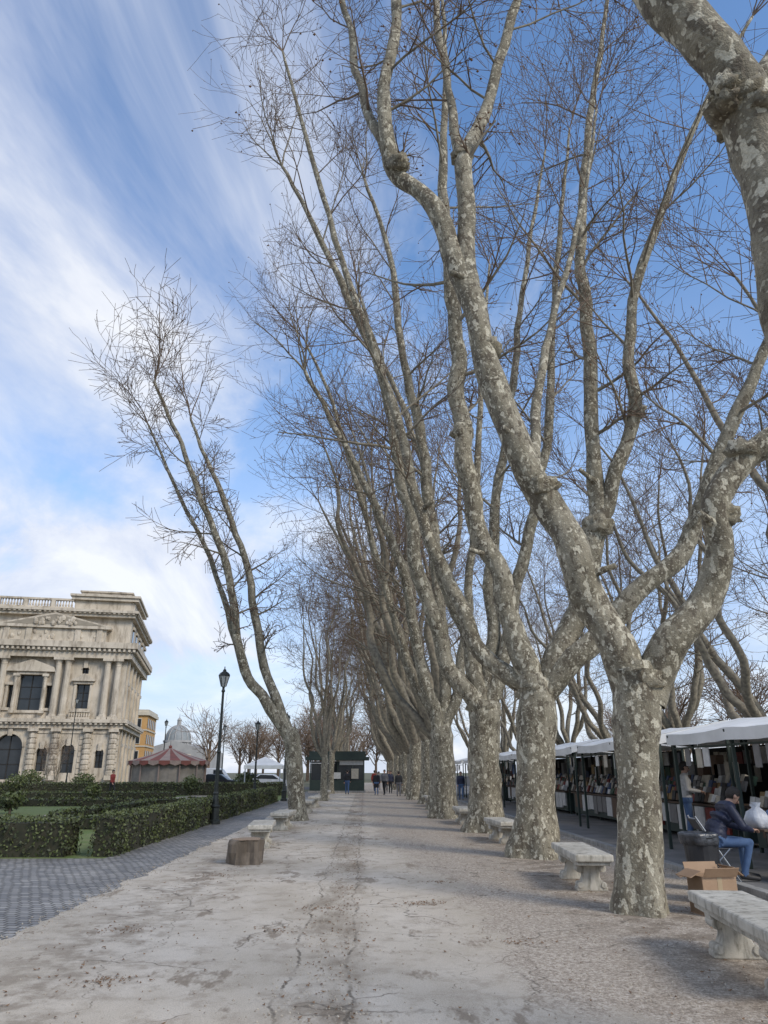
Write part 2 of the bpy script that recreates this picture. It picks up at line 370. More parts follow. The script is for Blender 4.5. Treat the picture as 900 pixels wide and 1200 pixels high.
limb(mb,S('3.6,22.7,3.2,29 4.2,22.6,4.7,22 4.6,22.5,6.7,20 5.3,22.3,9.5,18 6.0,22.2,12.5,16 6.6,22.1,17.4,12 7.1,21.9,21.1,8 7.7,21.8,25.0,4'),10,zmin=8)
limb(mb,S('3.6,22.7,3.2,27 3.9,22.9,5.5,21 4.1,23.0,8.3,18 4.5,23.2,11.0,16 5.2,23.4,14.7,14 5.8,23.5,18.6,10 6.6,23.7,22.6,7 7.3,23.8,26.0,4'),10,zmin=8)
knob(mb,(3.55,22.7,3.4),.48)
finish_tree(mb,'plane_tree',(3.45,22.7,0))
mb=MB()
trunk(mb,S('3.0,29.4,0,50 3.0,29.4,1.5,42 2.95,29.4,2.9,42 2.95,29.4,3.3,32'),20)
limb(mb,S('2.9,29.4,2.9,27 2.4,29.2,4.4,23 1.9,29.0,6.8,21 1.4,28.7,9.5,19 0.1,28.5,12.4,16 -1.3,28.3,15.2,12 -2.7,28.1,17.9,8'),9,zmin=7)
limb(mb,S('2.9,29.4,2.9,27 3.1,29.7,5.6,22 3.0,29.9,9.2,20 2.6,30.2,13.8,17 1.6,30.5,17.6,13 0.3,30.8,21.1,9 -0.6,31.0,24.7,5'),9,zmin=7)
limb(mb,S('2.9,29.4,2.9,26 3.8,29.5,5.3,20 4.2,29.6,8.7,18 4.8,29.7,13.7,15 5.3,29.8,19.6,10 5.9,29.9,25.0,5'),9,zmin=7)
limb(mb,S('2.9,29.4,3.0,20 1.9,29.8,5.2,17 0.9,30.0,8.5,14 -0.2,30.3,12.7,12 -1.6,30.5,17.6,8 -3.0,30.8,21.1,5'),9,zmin=7)
finish_tree(mb,'plane_tree',(3.0,29.4,0))
# overhanging tree whose trunk stands just outside the view on the right
mb=MB()
trunk(mb,S('3.55,3.5,0,38 3.55,3.5,1.0,32 3.5,3.5,2.0,31 3.45,3.5,2.7,30'),20)
limb(mb,S('3.4,3.5,2.4,24 2.95,3.55,3.1,19 2.6,3.6,3.7,17 2.46,3.6,4.3,15 2.44,3.6,4.9,16 2.42,3.6,5.3,18 2.33,3.6,5.8,17 2.14,3.6,6.3,14.5 1.95,3.7,6.9,13 1.75,3.7,7.8,11 1.5,3.7,9.9,8 1.2,3.8,13,5'),22,9,rough=.22,zmin=9)
limb(mb,S('2.4,3.6,5.7,13 2.73,3.63,6.22,10 3.21,3.62,7.05,9 3.8,3.6,9,7 4.2,3.6,12,4'),10,zmin=8)
limb(mb,S('3.5,3.5,2.5,22 4.2,3.4,4,18 4.8,3.3,6.5,15 5.2,3.2,10,9'),10,zmin=8)
knob(mb,(2.38,3.58,5.66),.185)
for a in range(7): knob(mb,(2.33+.13*math.cos(a*2.1),3.5+.08*math.sin(a*3),5.62+.12*math.sin(a*1.7)),.075)
finish_tree(mb,'plane_tree',(3.55,3.5,0))
# leaning left tree
mb=MB()
trunk(mb,[(-2.31,28.07,0,.33),(-2.43,28.07,1.18,.29),(-2.53,28.07,2.19,.30),(-2.67,28.08,2.86,.32),(-2.75,28.08,3.1,.2)],18)
kw=dict(zmin=5.5,step=.62,cnt=(7,5,3),Lr=(1.4,2.9),seeds=.08,minr=.009)
limb(mb,[(-2.67,28.08,2.7,.24),(-3.62,27.97,4.05,.20),(-4.48,27.87,5.18,.175),(-4.91,27.76,7.23,.155),(-5.51,27.65,9.54,.14),(-6.44,27.54,11.6,.12),(-7.52,27.45,14.12,.09),(-8.4,27.35,15.9,.07),(-8.8,27.25,16.9,.05)],8,**kw)
limb(mb,[(-2.67,28.08,2.7,.22),(-3.35,28.24,4.29,.18),(-4.08,28.4,6.21,.16),(-4.7,28.55,9.1,.14),(-5.64,28.72,11.66,.12),(-6.65,28.89,13.81,.09),(-7.3,29.06,15.2,.07),(-7.7,29.23,16.2,.05)],8,**kw)
limb(mb,[(-4.52,28.12,5.21,.13),(-5.49,28.15,7.97,.11),(-6.38,28.17,10.03,.09),(-7.79,28.2,12.56,.07),(-8.7,28.24,14.4,.05),(-9.2,28.28,15.4,.04)],8,**kw)
finish_tree(mb,'plane_tree',(-2.31,28.07,0))

def generic(seed,H,nl,lean,spread,r0=.42,cnt=(6,5,3),step=1.2,mx=3,minr=.009,th=3.3,Lr=(2.0,4.4)):
    R.seed(seed); mb=MB()
    trunk(mb,[(0,0,0,r0*1.1),(.03,0,1.2,r0*.95),(.05,0,th-.6,r0*.95),(.05,0,th,r0*.8)],14,4)
    for i in range(nl):
        a=2*math.pi*i/nl+R.uniform(-.4,.4)
        h=H*R.uniform(.75,1.0); sx=math.cos(a)*spread*R.uniform(.6,1.1)+lean*R.uniform(.5,1.2); sy=math.sin(a)*spread*R.uniform(.6,1.1)
        pts=[];m=7;bow=R.uniform(.6,.95)
        for k in range(m+1):
            t=k/m; o=t**bow
            pts.append((.05+sx*o+R.uniform(-.35,.35)*(0<k),sy*o+R.uniform(-.35,.35)*(0<k),th-.4+(h-th-2)*(t**1.05),r0*.62*(1-.82*t)))
        limb(mb,pts,7,4,.14,zmin=th+3,step=step,mx=mx,cnt=cnt,Lr=Lr,minr=minr,seeds=.22,mat=LIMB2)
    return mb.mesh('plane_tree_mesh_%d'%seed,True)
rv_=[generic(11,25,6,-3.0,3.8),generic(12,24,5,-3.6,3.4),generic(13,26,6,-2.6,4.2),generic(14,24,6,-3.2,3.6)]
lv_=[generic(21,20,6,-.6,2.8,.26),generic(22,19,5,-.3,2.5,.24)]
river=[generic(31,23,7,-1.5,5.5,.36,Lr=(2.5,5)),generic(32,22,7,-2.2,5.8,.36,Lr=(2.5,5))]
def put(me,x,y,rz=0,s=1,name='plane_tree'):
    o=bpy.data.objects.new(name,me); o.location=(x,y,0); o.rotation_euler=(0,0,rz); o.scale=(s,s,s); COL.objects.link(o); return o
R.seed(5)
for i,y in enumerate([36,42.6,49.2,56,62.5,69,77,86,97,110]):
    put(rv_[i%4],3.35+R.uniform(-.15,.15),y,R.uniform(-.35,.35),R.uniform(.93,1.05))
for i,y in enumerate([47,63,79,92,108]):
    put(lv_[i%2],-2.6+R.uniform(-.2,.2),y,R.uniform(0,6),(.8,1,1,1,1)[i])
for i,y in enumerate([19,27,36,46,57,69,84,100]):
    put(river[i%2],14.8+R.uniform(-.4,.4),y,R.uniform(-.5,.5),R.uniform(.85,1.0))

# distant trees: one joined mass
dt=MB(); proto=[]
for sd in range(3):
    R.seed(300+sd); t=MB()
    t.tube([Vector((0,0,0)),Vector((0,0,4)),Vector((.3,0,8))],[.4,.3,.2],6,TWIG)
    for i in range(9):
        a=R.uniform(0,6.28)
        branch(t,Vector((0,0,R.uniform(3,8))),Vector((math.cos(a)*.7,math.sin(a)*.7,1)),R.uniform(6,9),.14,0,2,(7,6),.04,.03,.0)
    proto.append(t)
R.seed(78)
def far(x,y,s):
    t=proto[R.randrange(3)]; a=R.uniform(0,6.28); c,sn=math.cos(a)*s,math.sin(a)*s
    o=len(dt.v); dt.v.extend([(x+c*p[0]-sn*p[1],y+sn*p[0]+c*p[1],p[2]*s) for p in t.v])
    k=dt.mid(TWIG)
    dt.f.extend([[i+o for i in f] for f in t.f]); dt.mi.extend([k]*len(t.f))
for i in range(14): far(-28.5+i*1.9+R.uniform(-.8,.8),150+R.uniform(-12,18),R.uniform(.65,.9))
for i in range(9): far(-12+i*2.9,165+R.uniform(-10,20),R.uniform(.8,1.1))
for i in range(18): far(24+R.uniform(0,10)+i*1.5,45+i*8+R.uniform(-3,3),R.uniform(.6,.85))
for i in range(14): far(25+i*4,38+R.uniform(-5,5)+i*3,R.uniform(.55,.8))
dt.obj('distant_trees')

# ------------------------------------------------------------------ ground
def sheet(name,pts,z,m):
    b=MB(); b.add([(x,y,z) for x,y in pts],[tuple(range(len(pts)))],m); return b.obj(name)
g=MB(); g.add([(-1500,-300,0),(1500,-300,0),(1500,2500,0),(-1500,2500,0)],[(0,1,2,3)],GROUND); g.obj('ground')
sheet('cobbled_paving',[(-30,-6),(-3.2,-6),(-3.2,70),(-5.1,70),(-5.1,16.1),(-30,16.1)],.006,COB)
pl=[];y=-6
while y<130:
    pl.append((-3.62+.16*mn.noise(Vector((0,y*1.3,0)))+.10*mn.noise(Vector((3,y*5,0))),y)); y+=.12 if y<25 else 1
b=MB(); vs=[];fs=[]
for x,y in pl: vs+= [(x,y,.012),(5.34,y,.012)]
for i in range(len(pl)-1): fs.append((2*i,2*i+1,2*i+3,2*i+2))
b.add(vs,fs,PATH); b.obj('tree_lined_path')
sheet('market_pavement',[(5.5,-6),(13.8,-6),(13.8,130),(5.5,130)],.02,ASPH)
R.seed(3)
b=MB(); y=-6
while y<130:
    L=1.2; b.box(5.34,5.50,y+.006,y+L-.006,0,.095+R.uniform(-.006,.006),KERB); y+=L
b.obj('kerb',bevel=.01)
b=MB(); b.box(13.8,14.2,-6,200,0,1.0,KERB); b.box(13.75,14.25,-6,200,1.003,1.12,KERB); b.obj('river_parapet')
sheet('garden_lawn',[(-34,16.1),(-5.1,16.1),(-5.1,60),(-34,60)],.004,LAWN)
b=MB()
for k,(x0,x1,y0,y1) in enumerate(((-34,-5.9,25.3,27.2),(-34,-5.9,41,43.5),(-12.6,-11,16.3,60),(-24,-22,16.3,60))):
    z=.009+.004*(k>1); b.add([(x0,y0,z),(x1,y0,z),(x1,y1,z),(x0,y1,z)],[(0,1,2,3)],DRYEARTH)
b.obj('garden_path')
sheet('road',[(-120,78),(-5,78),(-5,92),(-120,92)],.012,ROAD)
b=MB()
for i in range(19): b.add([(-120+i*6,84.9,.016),(-117+i*6,84.9,.016),(-117+i*6,85.1,.016),(-120+i*6,85.1,.016)],[(0,1,2,3)],PAINT)
b.obj('road_markings')

R.seed(9); b=MB(); PEB=pm('pebble',(.46,.41,.33),(.24,.20,.155),20,.9)
for i in range(5500):
    y=5.2+R.random()**1.6*16
    x=R.choice((R.uniform(1.2,5.2),R.uniform(1.2,5.2),R.uniform(-3.4,5.2),R.gauss(-.35,.25),R.gauss(-3.6,.12)))
    b.octa((x,y,.014),R.uniform(.004,.012),PEB)
b.obj('loose_gravel')
b=MB(); LF=pm('dead_leaf',(.21,.125,.065),(.12,.07,.038),8,.8)
cl_=[(R.uniform(-3.2,2),R.uniform(5.5,14)) for _ in range(9)]
for i in range(3200):
    y=5.2+R.random()**1.5*30
    x=R.choice((R.gauss(3.4,.8),R.gauss(3.4,.8),R.gauss(-.35,.18),R.gauss(-.2,.15),R.gauss(-2.6,.5),R.uniform(-3.4,5.2),R.gauss(5.2,.12)))
    if i%7==0:
        q=R.choice(cl_); x=q[0]+R.gauss(0,.16);y=q[1]+R.gauss(0,.09)
    if x>5.3: continue
    s_=R.uniform(.006,.022);a=R.uniform(0,6.28);z=.018
    dx,dy=math.cos(a)*s_,math.sin(a)*s_
    b.add([(x+dx,y+dy,z+R.uniform(0,.015)),(x-dy*.7,y+dx*.7,z),(x-dx,y-dy,z+R.uniform(0,.015)),(x+dy*.7,y-dx*.7,z)],[(0,1,2,3)],LF)
b.obj('fallen_leaves')

# ------------------------------------------------------------------ hedges
def hedge(x0,x1,y0,y1,h,dens,ls=.035,name='hedge'):
    b=MB()
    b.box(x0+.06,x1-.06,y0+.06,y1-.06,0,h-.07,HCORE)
    areas=[(x1-x0)*(y1-y0),(x1-x0)*h,(x1-x0)*h,(y1-y0)*h,(y1-y0)*h]
    for k,A in enumerate(areas):
        if k==2 and y1-y0<3: continue
        for i in range(int(A*dens)):
            u,w=R.random(),R.random()
            if k==0: p=Vector((x0+u*(x1-x0),y0+w*(y1-y0),h)); n=Vector((0,0,1))
            elif k==1: p=Vector((x0+u*(x1-x0),y0,w*h)); n=Vector((0,-1,0))
            elif k==2: p=Vector((x0+u*(x1-x0),y1,w*h)); n=Vector((0,1,0))
            elif k==3: p=Vector((x0,y0+u*(y1-y0),w*h)); n=Vector((-1,0,0))
            else: p=Vector((x1,y0+u*(y1-y0),w*h)); n=Vector((1,0,0))
            off=.07*mn.noise(p*1.7)+R.uniform(-.07,.02)+.03*mn.noise(p*6)
            p=p+n*off
            if mn.noise(p*2.4+Vector((5,5,5)))<-.36: continue
            d=(n*.8+rv()).normalized(); u1=d.cross(rv()).normalized()*ls*R.uniform(.7,1.4); w1=d.cross(u1).normalized()*ls*R.uniform(.5,.9)
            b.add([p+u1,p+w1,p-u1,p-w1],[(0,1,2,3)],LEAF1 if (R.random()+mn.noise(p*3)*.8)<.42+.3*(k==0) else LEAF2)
    return b.obj(name)
R.seed(31)
hedge(-17,-5.95,16.3,17.2,.70,420,.032)
hedge(-5.5,-4.98,16.35,24.5,.78,460,.032)
hedge(-5.5,-4.98,24.5,46,.80,240,.04)
for (x0,x1,y0,y1,h) in ((-30,-12.8,23.6,24.3,.36),(-11,-6.6,24.0,24.8,.36),(-30,-5.9,40,40.7,.38),(-10.8,-10.3,27.5,40,.34),(-17.5,-17,27.5,40,.34),(-34,-6,58,59,.9),(-34,-12,50,50.8,.45)):
    hedge(x0,x1,y0,y1,h,110,.06)
def shrub(x,y,r,h):
    b=MB(); b.cyl((0,0,0),(0,0,h*.4),.05,.04,6,TWIG)
    for i in range(int(900*r)):
        d=rv(); q=R.random()**.4*(1+.35*mn.noise(d*2+Vector((x,y,0)))); p=Vector((d.x*r*q,d.y*r*q,h*.55+d.z*h*.45*q))
        dd=rv(); u1=dd.cross(rv()).normalized()*.09; w1=dd.cross(u1).normalized()*.06
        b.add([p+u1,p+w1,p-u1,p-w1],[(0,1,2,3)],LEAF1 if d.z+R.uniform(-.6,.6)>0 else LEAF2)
    b.obj('shrub',(x,y,0))
for x,y,r,h in ((-29,60,1.3,2.2),(-26,62,1.0,1.8),(-32,63,1.5,2.4),(-21.5,61,.9,1.6),(-12,55,.7,1.4),(-9,60,1.0,1.6),(-16,47,.5,1.0),(-24,55,.8,1.5),(-14.5,33,.5,.9)): shrub(x,y,r,h)
R.seed(2)
for x,y in ((-24,62),(-33,66),(-28,70)):
    put(lv_[0],x,y,R.uniform(0,6),.22,'young_tree')

# ------------------------------------------------------------------ palace
pal=empty('palace',(-31.6,100,0),rad(11)); pal.scale=(1,1,.965)
W=MB();C=MB();G=MB();RF=MB();OR=MB()
def wall(x0,x1,z0,z1,y,th,ops):
    xs=sorted({x0,x1,*[o[0] for o in ops],*[o[1] for o in ops]}); zs=sorted({z0,z1,*[o[2] for o in ops],*[o[3] for o in ops]})
    for i in range(len(xs)-1):
        for j in range(len(zs)-1):
            cx=(xs[i]+xs[i+1])/2;cz=(zs[j]+zs[j+1])/2
            if any(o[0]<cx<o[1] and o[2]<cz<o[3] for o in ops): continue
            W.box(xs[i],xs[i+1],y,y+th,zs[j],zs[j+1],STONE)
    for o in ops:
        G.box(o[0],o[1],y+th*.8,y+th*.8+.05,o[2],o[3],GLASS)
        mx_=(o[0]+o[1])/2; w=o[1]-o[0]
        if len(o)>4 and o[4]:
            r=w/2;zc=o[3]-r; A=[(mx_+r*math.cos(a),zc+r*math.sin(a)) for a in [math.pi*k/10 for k in range(11)]]
            for k in range(10):
                (xa,za),(xb,zb)=A[k],A[k+1]
                W.add([(xa,y,za),(xa,y,o[3]),(xb,y,o[3]),(xb,y,zb),(xa,y+th*.8,za),(xb,y+th*.8,zb)],[(0,1,2,3),(0,3,5,4)],STONE)
                OR.add([(mx_+(xa-mx_)*1.22,y-.12,zc+(za-zc)*1.22),(xa,y-.12,za),(xb,y-.12,zb),(mx_+(xb-mx_)*1.22,y-.12,zc+(zb-zc)*1.22),
                        (xa,y,za),(xb,y,zb),(mx_+(xa-mx_)*1.22,y,zc+(za-zc)*1.22),(mx_+(xb-mx_)*1.22,y,zc+(zb-zc)*1.22)],[(0,1,2,3),(1,4,5,2),(0,3,7,6)],STONE)
            OR.box(mx_-.25,mx_+.25,y-.3,y-.13,o[3]-.25,o[3]+.7,STONE)
        else:
            for q in(-1,1): OR.box(mx_+q*(w/2+.16)-.15,mx_+q*(w/2+.16)+.15,y-.14,y-.003,o[2],o[3],STONE)
            OR.box(o[0]-.4,o[1]+.4,y-.3,y-.004,o[3]+.01,o[3]+.35,STONE)
            OR.box(o[0]-.4,o[1]+.4,y-.25,y-.004,o[2]-.35,o[2]-.01,STONE)
        G.box(mx_-.05,mx_+.05,y+th*.7,y+th*.78,o[2],o[3],DARK)
        for zz in (.33,.66): G.box(o[0],o[1],y+th*.7,y+th*.78-.01,o[2]+(o[3]-o[2])*zz-.04,o[2]+(o[3]-o[2])*zz+.04,DARK)
def pedi(x0,x1,z,h,y,d=.5):
    OR.prism([(x0,z),(x1,z),(x1,z+.2),((x0+x1)/2,z+h),(x0,z+.2)],y-d,y-.005,STONE)
def column(x,y,z0,z1,r,n=10):
    C.box(x-r*1.4,x+r*1.4,y-r*1.4,y+r*1.4,z0,z0+.35,STONE)
    H=z1-z0
    C.lathe((x,y,z0+.352),[(r*1.25,0),(r*1.2,.18),(r*1.02,.25),(r,.3),(r*1.0,H*.35),(r*.86,H-1.35),(r*.95,H-1.3),(r*.85,H-1.2),(r*1.0,H-.95),(r*1.35,H-.7)],n,STONE)
    C.box(x-r*1.5,x+r*1.5,y-r*1.5,y+r*1.5,z1-.345,z1-.003,STONE)
def balus(x0,x1,y,z):
    OR.box(x0,x1,y-.3,y+.3,z,z+.3,STONE);OR.box(x0,x1,y-.28,y+.28,z+1.2,z+1.45,STONE)
    x=x0+.2;i=0
    while x<x1-.2:
        if i%9==0: OR.box(x-.25,x+.25,y-.26,y+.26,z+.303,z+1.197,STONE); x+=.5
        else: C.lathe((x,y,z+.3),[(.09,0),(.15,.25),(.07,.6),(.12,.9)],6,STONE); x+=.36
        i+=1
XL=-34
gops=[(-14.5,-11.3,.8,6.4,1),(-6.7,-5.1,1.6,5.2,1),(-9.6,-8.3,1.8,4.8,1),(-18.6,-16.9,1.6,5.2,1),(-24,-22.3,1.6,5.2,1),(-29,-27.3,1.6,5.2,1),(-2.6,-1.6,2.2,4.6,1)]
wall(XL,0,0,7.1,0,1.0,gops)
for k in range(9):
    z=.75+k*.72
    xs=[XL]+sorted(sum([[o[0]-.45,o[1]+.45] for o in gops],[]))+[0.1]
    if z<5.9:
        for i in range(0,len(xs),2): OR.box(xs[i],xs[i+1],-.13,-.004,z,z+.6,STONE)
    else: OR.box(XL,-15.2,-.13,-.004,z,z+.6,STONE); OR.box(-10.6,.1,-.13,-.004,z,z+.6,STONE)
OR.box(XL,.25,-.3,-.006,0,.7,STONE)
for x in (-15.6,-10.2,-7.5,-3.7,-.6,-20.3):
    C.box(x-.55,x+.55,-.75,-.135,.72,1.3,STONE)
    z=1.31
    while z<6.5: C.lathe((x,-.2,z),[(.46,0),(.5,.06),(.5,.42),(.46,.48)],10,STONE); C.lathe((x,-.2,z+.482),[(.41,0),(.41,.17)],10,STONE); z+=.656
    C.box(x-.6,x+.6,-.8,-.135,6.7,7.095,STONE)
def cornice(z,d,h,x1=0,x0=XL,yb=24):
    OR.box(x0,x1+d*.5,-d*.5,yb,z,z+h*.4,STONE)
    OR.box(x0,x1+d,-d,yb+.01,z+h*.62+.003,z+h,STONE)
    OR.box(x0,x1+d*.65,-d*.65,yb+.005,z+h*.4+.002,z+h*.62,STONE)
    x=x0
    while x<x1+d*.8: OR.box(x,x+.3,-d*.9,-d*.66,z+h*.42,z+h*.6,STONE); x+=.62
    y=0
    while y<yb: OR.box(x1+d*.66,x1+d*.9,y,y+.3,z+h*.42,z+h*.6,STONE); y+=.62
cornice(7.1,.95,1.2)
fops=[(-5.9,-4.3,9.7,12.9),(-12.9,-10.1,9.4,14.0),(-19.2,-17.6,9.7,12.9),(-24.3,-22.6,9.7,12.9),(-29.3,-27.6,9.7,12.9)]
fops+=[(-5.5,-4.7,14.3,15.3,1),(-18.8,-18.0,14.3,15.3,1),(-9.55,-8.9,9.7,12.6),(-14.1,-13.45,9.7,12.6)]
wall(XL,0,8.3,16.3,.35,.9,fops)
for o in fops[:1]+fops[2:5]:
    pedi(o[0]-.6,o[1]+.6,o[3]+.38,1.0,.35,.6)
    OR.box(o[0]-.5,o[1]+.5,-.35,.34,8.35,8.55,STONE)
    x=o[0]-.4
    while x<o[1]+.4: C.lathe((x,-.2,8.56),[(.07,0),(.12,.2),(.06,.5),(.1,.65)],6,STONE); x+=.3
    OR.box(o[0]-.5,o[1]+.5,-.35,-.05,9.22,9.35,STONE)
OR.prism([(-14.6,14.4),(-8.6,14.4),(-8.9,15.0),(-11.6,16.0),(-14.3,15.0)],-.25,.345,STONE)
for x in (-1.0,-2.3,-7.2,-8.35,-14.9,-16.0,-20.6,-21.7,-25.6,-26.7,-31): column(x,-.15,8.31,16.29,.42)
for x in (-9.75,-13.25): column(x,.0,9.0,14.1,.24,8)
cornice(16.3,1.3,2.1)
wall(XL,0,18.4,22.0,.5,.8,[(-22.6,-21.4,19.0,20.8),(-18.4,-17.2,19,20.8),(-26.6,-25.4,19,20.8)])
OR.box(-16,-3.0,-.5,.49,18.42,20.2,STONE)
OR.prism([(-16.6,20.2),(-2.4,20.2),(-2.4,20.55),(-9.5,22.3),(-16.6,20.55)],-.9,.48,STONE)
OR.prism([(-15.6,20.62),(-3.4,20.62),(-9.5,22.05)],-.93,-.905,pm('tympanum_stone',(.30,.26,.20),(.22,.19,.145),.8,.9))
R.seed(4)
for i in range(26): OR.ball((-9.5+R.uniform(-2.6,2.6),-.98,21.1+R.uniform(-.4,.5)),R.uniform(.18,.34),STONE,6,4,(1,.7,1.2),.3)
for i in range(14): OR.ball((-9.5+R.uniform(-5.5,5.5),-.52,19.3+R.uniform(-.4,.4)),R.uniform(.15,.3),STONE,6,4,(1,.5,1.2),.3)
for x in (-3.8,-6.5,-12.5,-15.2): OR.box(x-.35,x+.35,-.7,-.503,18.43,20.19,STONE)
cornice(22.0,.9,.9)
balus(XL,-7.6,-.1,22.9)
W.box(-7.5,.2,.0,12,22.9,24.3,STONE)
OR.box(-7.9,.7,-.5,12.5,24.3,24.75,STONE);OR.box(-8.1,.9,-.75,12.7,24.753,25.05,STONE)
W.box(-6.9,-.4,.6,11.5,25.053,25.6,STONE); OR.box(-7.1,-.2,.4,11.7,25.603,25.8,STONE)
RF.add([(-7.0,.5,25.8),(-.3,.5,25.8),(-.3,11.6,25.8),(-7,11.6,25.8),(-3.65,4.5,26.8),(-3.65,7.5,26.8)],[(0,1,4),(1,2,5,4),(2,3,5),(3,0,4,5)],pm('lead_roof',(.20,.20,.19),(.28,.27,.25),1,.7))
W.box(XL,-.1,1.3,24,0,22.8,STONE)
for y in (1.5,6,10.5,15,19.5):
    OR.box(-.095,.25,y,y+.9,8.31,16.28,STONE); OR.box(-.095,.2,y,y+.9,.1,7.08,STONE)
    for z0,z1 in ((1.8,5),(9.8,13.2),(19,21)):
        OR.box(-.094,.15,y+1.5,y+3.6,z1,z1+.4,STONE); G.box(-.093,-.04,y+1.8,y+3.3,z0,z1-.003,GLASS)
for m_,n_ in ((W,'walls'),(C,'columns'),(G,'windows'),(RF,'roof'),(OR,'stone_ornament')): m_.obj(n_,parent=pal)

ob=empty('orange_apartment_building',(-54.6,150,0),rad(8))
b=MB(); OM=pm('orange_render',(.52,.31,.12),(.45,.26,.10),.4,.9); CR=pm('cream_render',(.55,.50,.40),(.48,.43,.34),.5,.9)
b.box(0,12,0,14,0,12.2,OM);b.obj('walls',parent=ob)
b=MB()
for z in (3.3,6.3,9.3): b.box(-.15,12.15,-.15,14.1,z,z+.25,CR)
b.box(-.4,12.4,-.4,14.4,12.2,12.8,CR); b.box(-.2,12.2,-.2,14.2,12.803,13.3,CR);b.obj('cornice',parent=ob)
b=MB()
for zi in (.8,3.9,6.9,9.9):
    for k in range(6):
        x=.6+k*1.9; b.box(x-.12,x+.92,-.12,-.005,zi-.1,zi+1.75,CR); b.box(x,x+.8,-.125,-.1205,zi,zi+1.6,GLASS)
    for k in range(5):
        y=1+k*2.6; b.box(12.005,12.1,y,y+1,zi,zi+1.7,GLASS)
b.obj('windows',parent=ob)
ob=empty('cream_apartment_building',(-30,190,0),rad(-6))
b=MB(); b.box(-34,-17,0,12,0,5.5,CR);b.box(-34.4,-16.6,-.4,12.4,5.5,6.1,STONE);b.obj('walls',parent=ob)
b=MB()
for k in range(7): b.box(-33+k*2.3,-32+k*2.3,-.05,-.004,1.2,3.1,GLASS)
b.obj('windows',parent=ob)

ch=empty('domed_church',(-72,300,0))
b=MB(); CS=pm('church_stone',(.36,.35,.33),(.28,.27,.26),.3,.9); LD=pm('dome_lead',(.20,.22,.22),(.27,.28,.28),.3,.8)
b.box(-14,14,-6,22,0,9,CS);b.prism([(-14,9),(14,9),(0,13)],-6,22,CS)
b.obj('nave',parent=ch)
b=MB()
b.lathe((0,0,8),[(5.6,0),(5.6,1),(4.9,1.1),(4.9,4.4),(5.5,4.5),(5.5,5.2)],24,CS)
for k in range(12):
    a=2*math.pi*k/12; b.cyl((5.1*math.cos(a),5.1*math.sin(a),9.1),(5.1*math.cos(a),5.1*math.sin(a),12.4),.35,.3,6,CS)
b.obj('drum',parent=ch)
b=MB(); b.lathe((0,0,13.2),[(4.9*math.cos(t),5.6*math.sin(t)) for t in [math.pi/2*.93*k/9 for k in range(10)]],24,LD,)
for k in range(12):
    a=2*math.pi*k/12; b.tube([Vector((4.98*math.cos(t)*math.cos(a),4.98*math.cos(t)*math.sin(a),13.2+5.65*math.sin(t))) for t in [math.pi/2*.93*q/7 for q in range(8)]],[.2]*8,4,CS)
b.obj('dome',parent=ch,smooth=False)
b=MB(); b.lathe((0,0,18.6),[(1.1,0),(1.1,.3),(.8,.35),(.8,2),(1.0,2.1),(.6,2.7),(.15,3.2),(.05,4.6)],10,CS); b.obj('lantern',parent=ch)

# ------------------------------------------------------------------ carousel
ca=empty('carousel',(-17.4,70,0))
RED=pm('carousel_red',(.20,.06,.045),(.15,.055,.04),2,.8); CW=pm('carousel_cream',(.29,.22,.18),(.24,.18,.15),2,.8); CG=pm('carousel_sides',(.27,.24,.20),(.19,.17,.14),1.5,.8)
b=MB(); n=24
for j in range(n):
    a0=2*math.pi*j/n;a1=2*math.pi*(j+1)/n; m_=RED if j%2 else CW
    for (r0,z0),(r1,z1) in (((3.5,2.55),(1.6,3.1)),((1.6,3.1),(.12,3.65))):
        b.add([(r0*math.cos(a0),r0*math.sin(a0),z0),(r0*math.cos(a1),r0*math.sin(a1),z0),(r1*math.cos(a1),r1*math.sin(a1),z1),(r1*math.cos(a0),r1*math.sin(a0),z1)],[(0,1,2,3)],m_)
    am=(a0+a1)/2
    b.add([(3.52*math.cos(a0),3.52*math.sin(a0),2.56),(3.52*math.cos(a1),3.52*math.sin(a1),2.56),(3.52*math.cos(a1),3.52*math.sin(a1),2.3),(3.52*math.cos(am),3.52*math.sin(am),2.15),(3.52*math.cos(a0),3.52*math.sin(a0),2.3)],[(0,1,2,3,4)],CW if j%2 else RED)
b.ball((0,0,3.75),.16,RED);b.cyl((0,0,3.8),(0,0,4.3),.03,.01,6,IRON)
b.obj('roof',parent=ca)
b=MB(); b.lathe((0,0,0),[(3.4,0),(3.4,.25),(3.1,.26),(3.1,2.5)],24,CG)
for j in range(12):
    a=2*math.pi*j/12; b.cyl((3.3*math.cos(a),3.3*math.sin(a),.25),(3.3*math.cos(a),3.3*math.sin(a),2.5),.06,.06,6,CW)
b.obj('sides',parent=ca)

gz=empty('white_gazebo',(-7.6,60,0))
b=MB()
for sx in(-1.3,1.3):
    for sy in(-1.3,1.3): b.box(sx-.04,sx+.04,sy-.04,sy+.04,0,2.1,ALU)
b.obj('legs',parent=gz)
b=MB(); b.add([(-1.4,-1.4,2.1),(1.4,-1.4,2.1),(1.4,1.4,2.1),(-1.4,1.4,2.1),(0,0,2.75),(-1.4,-1.4,1.85),(1.4,-1.4,1.85),(1.4,1.4,1.85),(-1.4,1.4,1.85)],[(0,1,4),(1,2,4),(2,3,4),(3,0,4),(5,6,1,0),(6,7,2,1),(7,8,3,2),(8,5,0,3)],CANVAS)
b.obj('canopy',parent=gz)

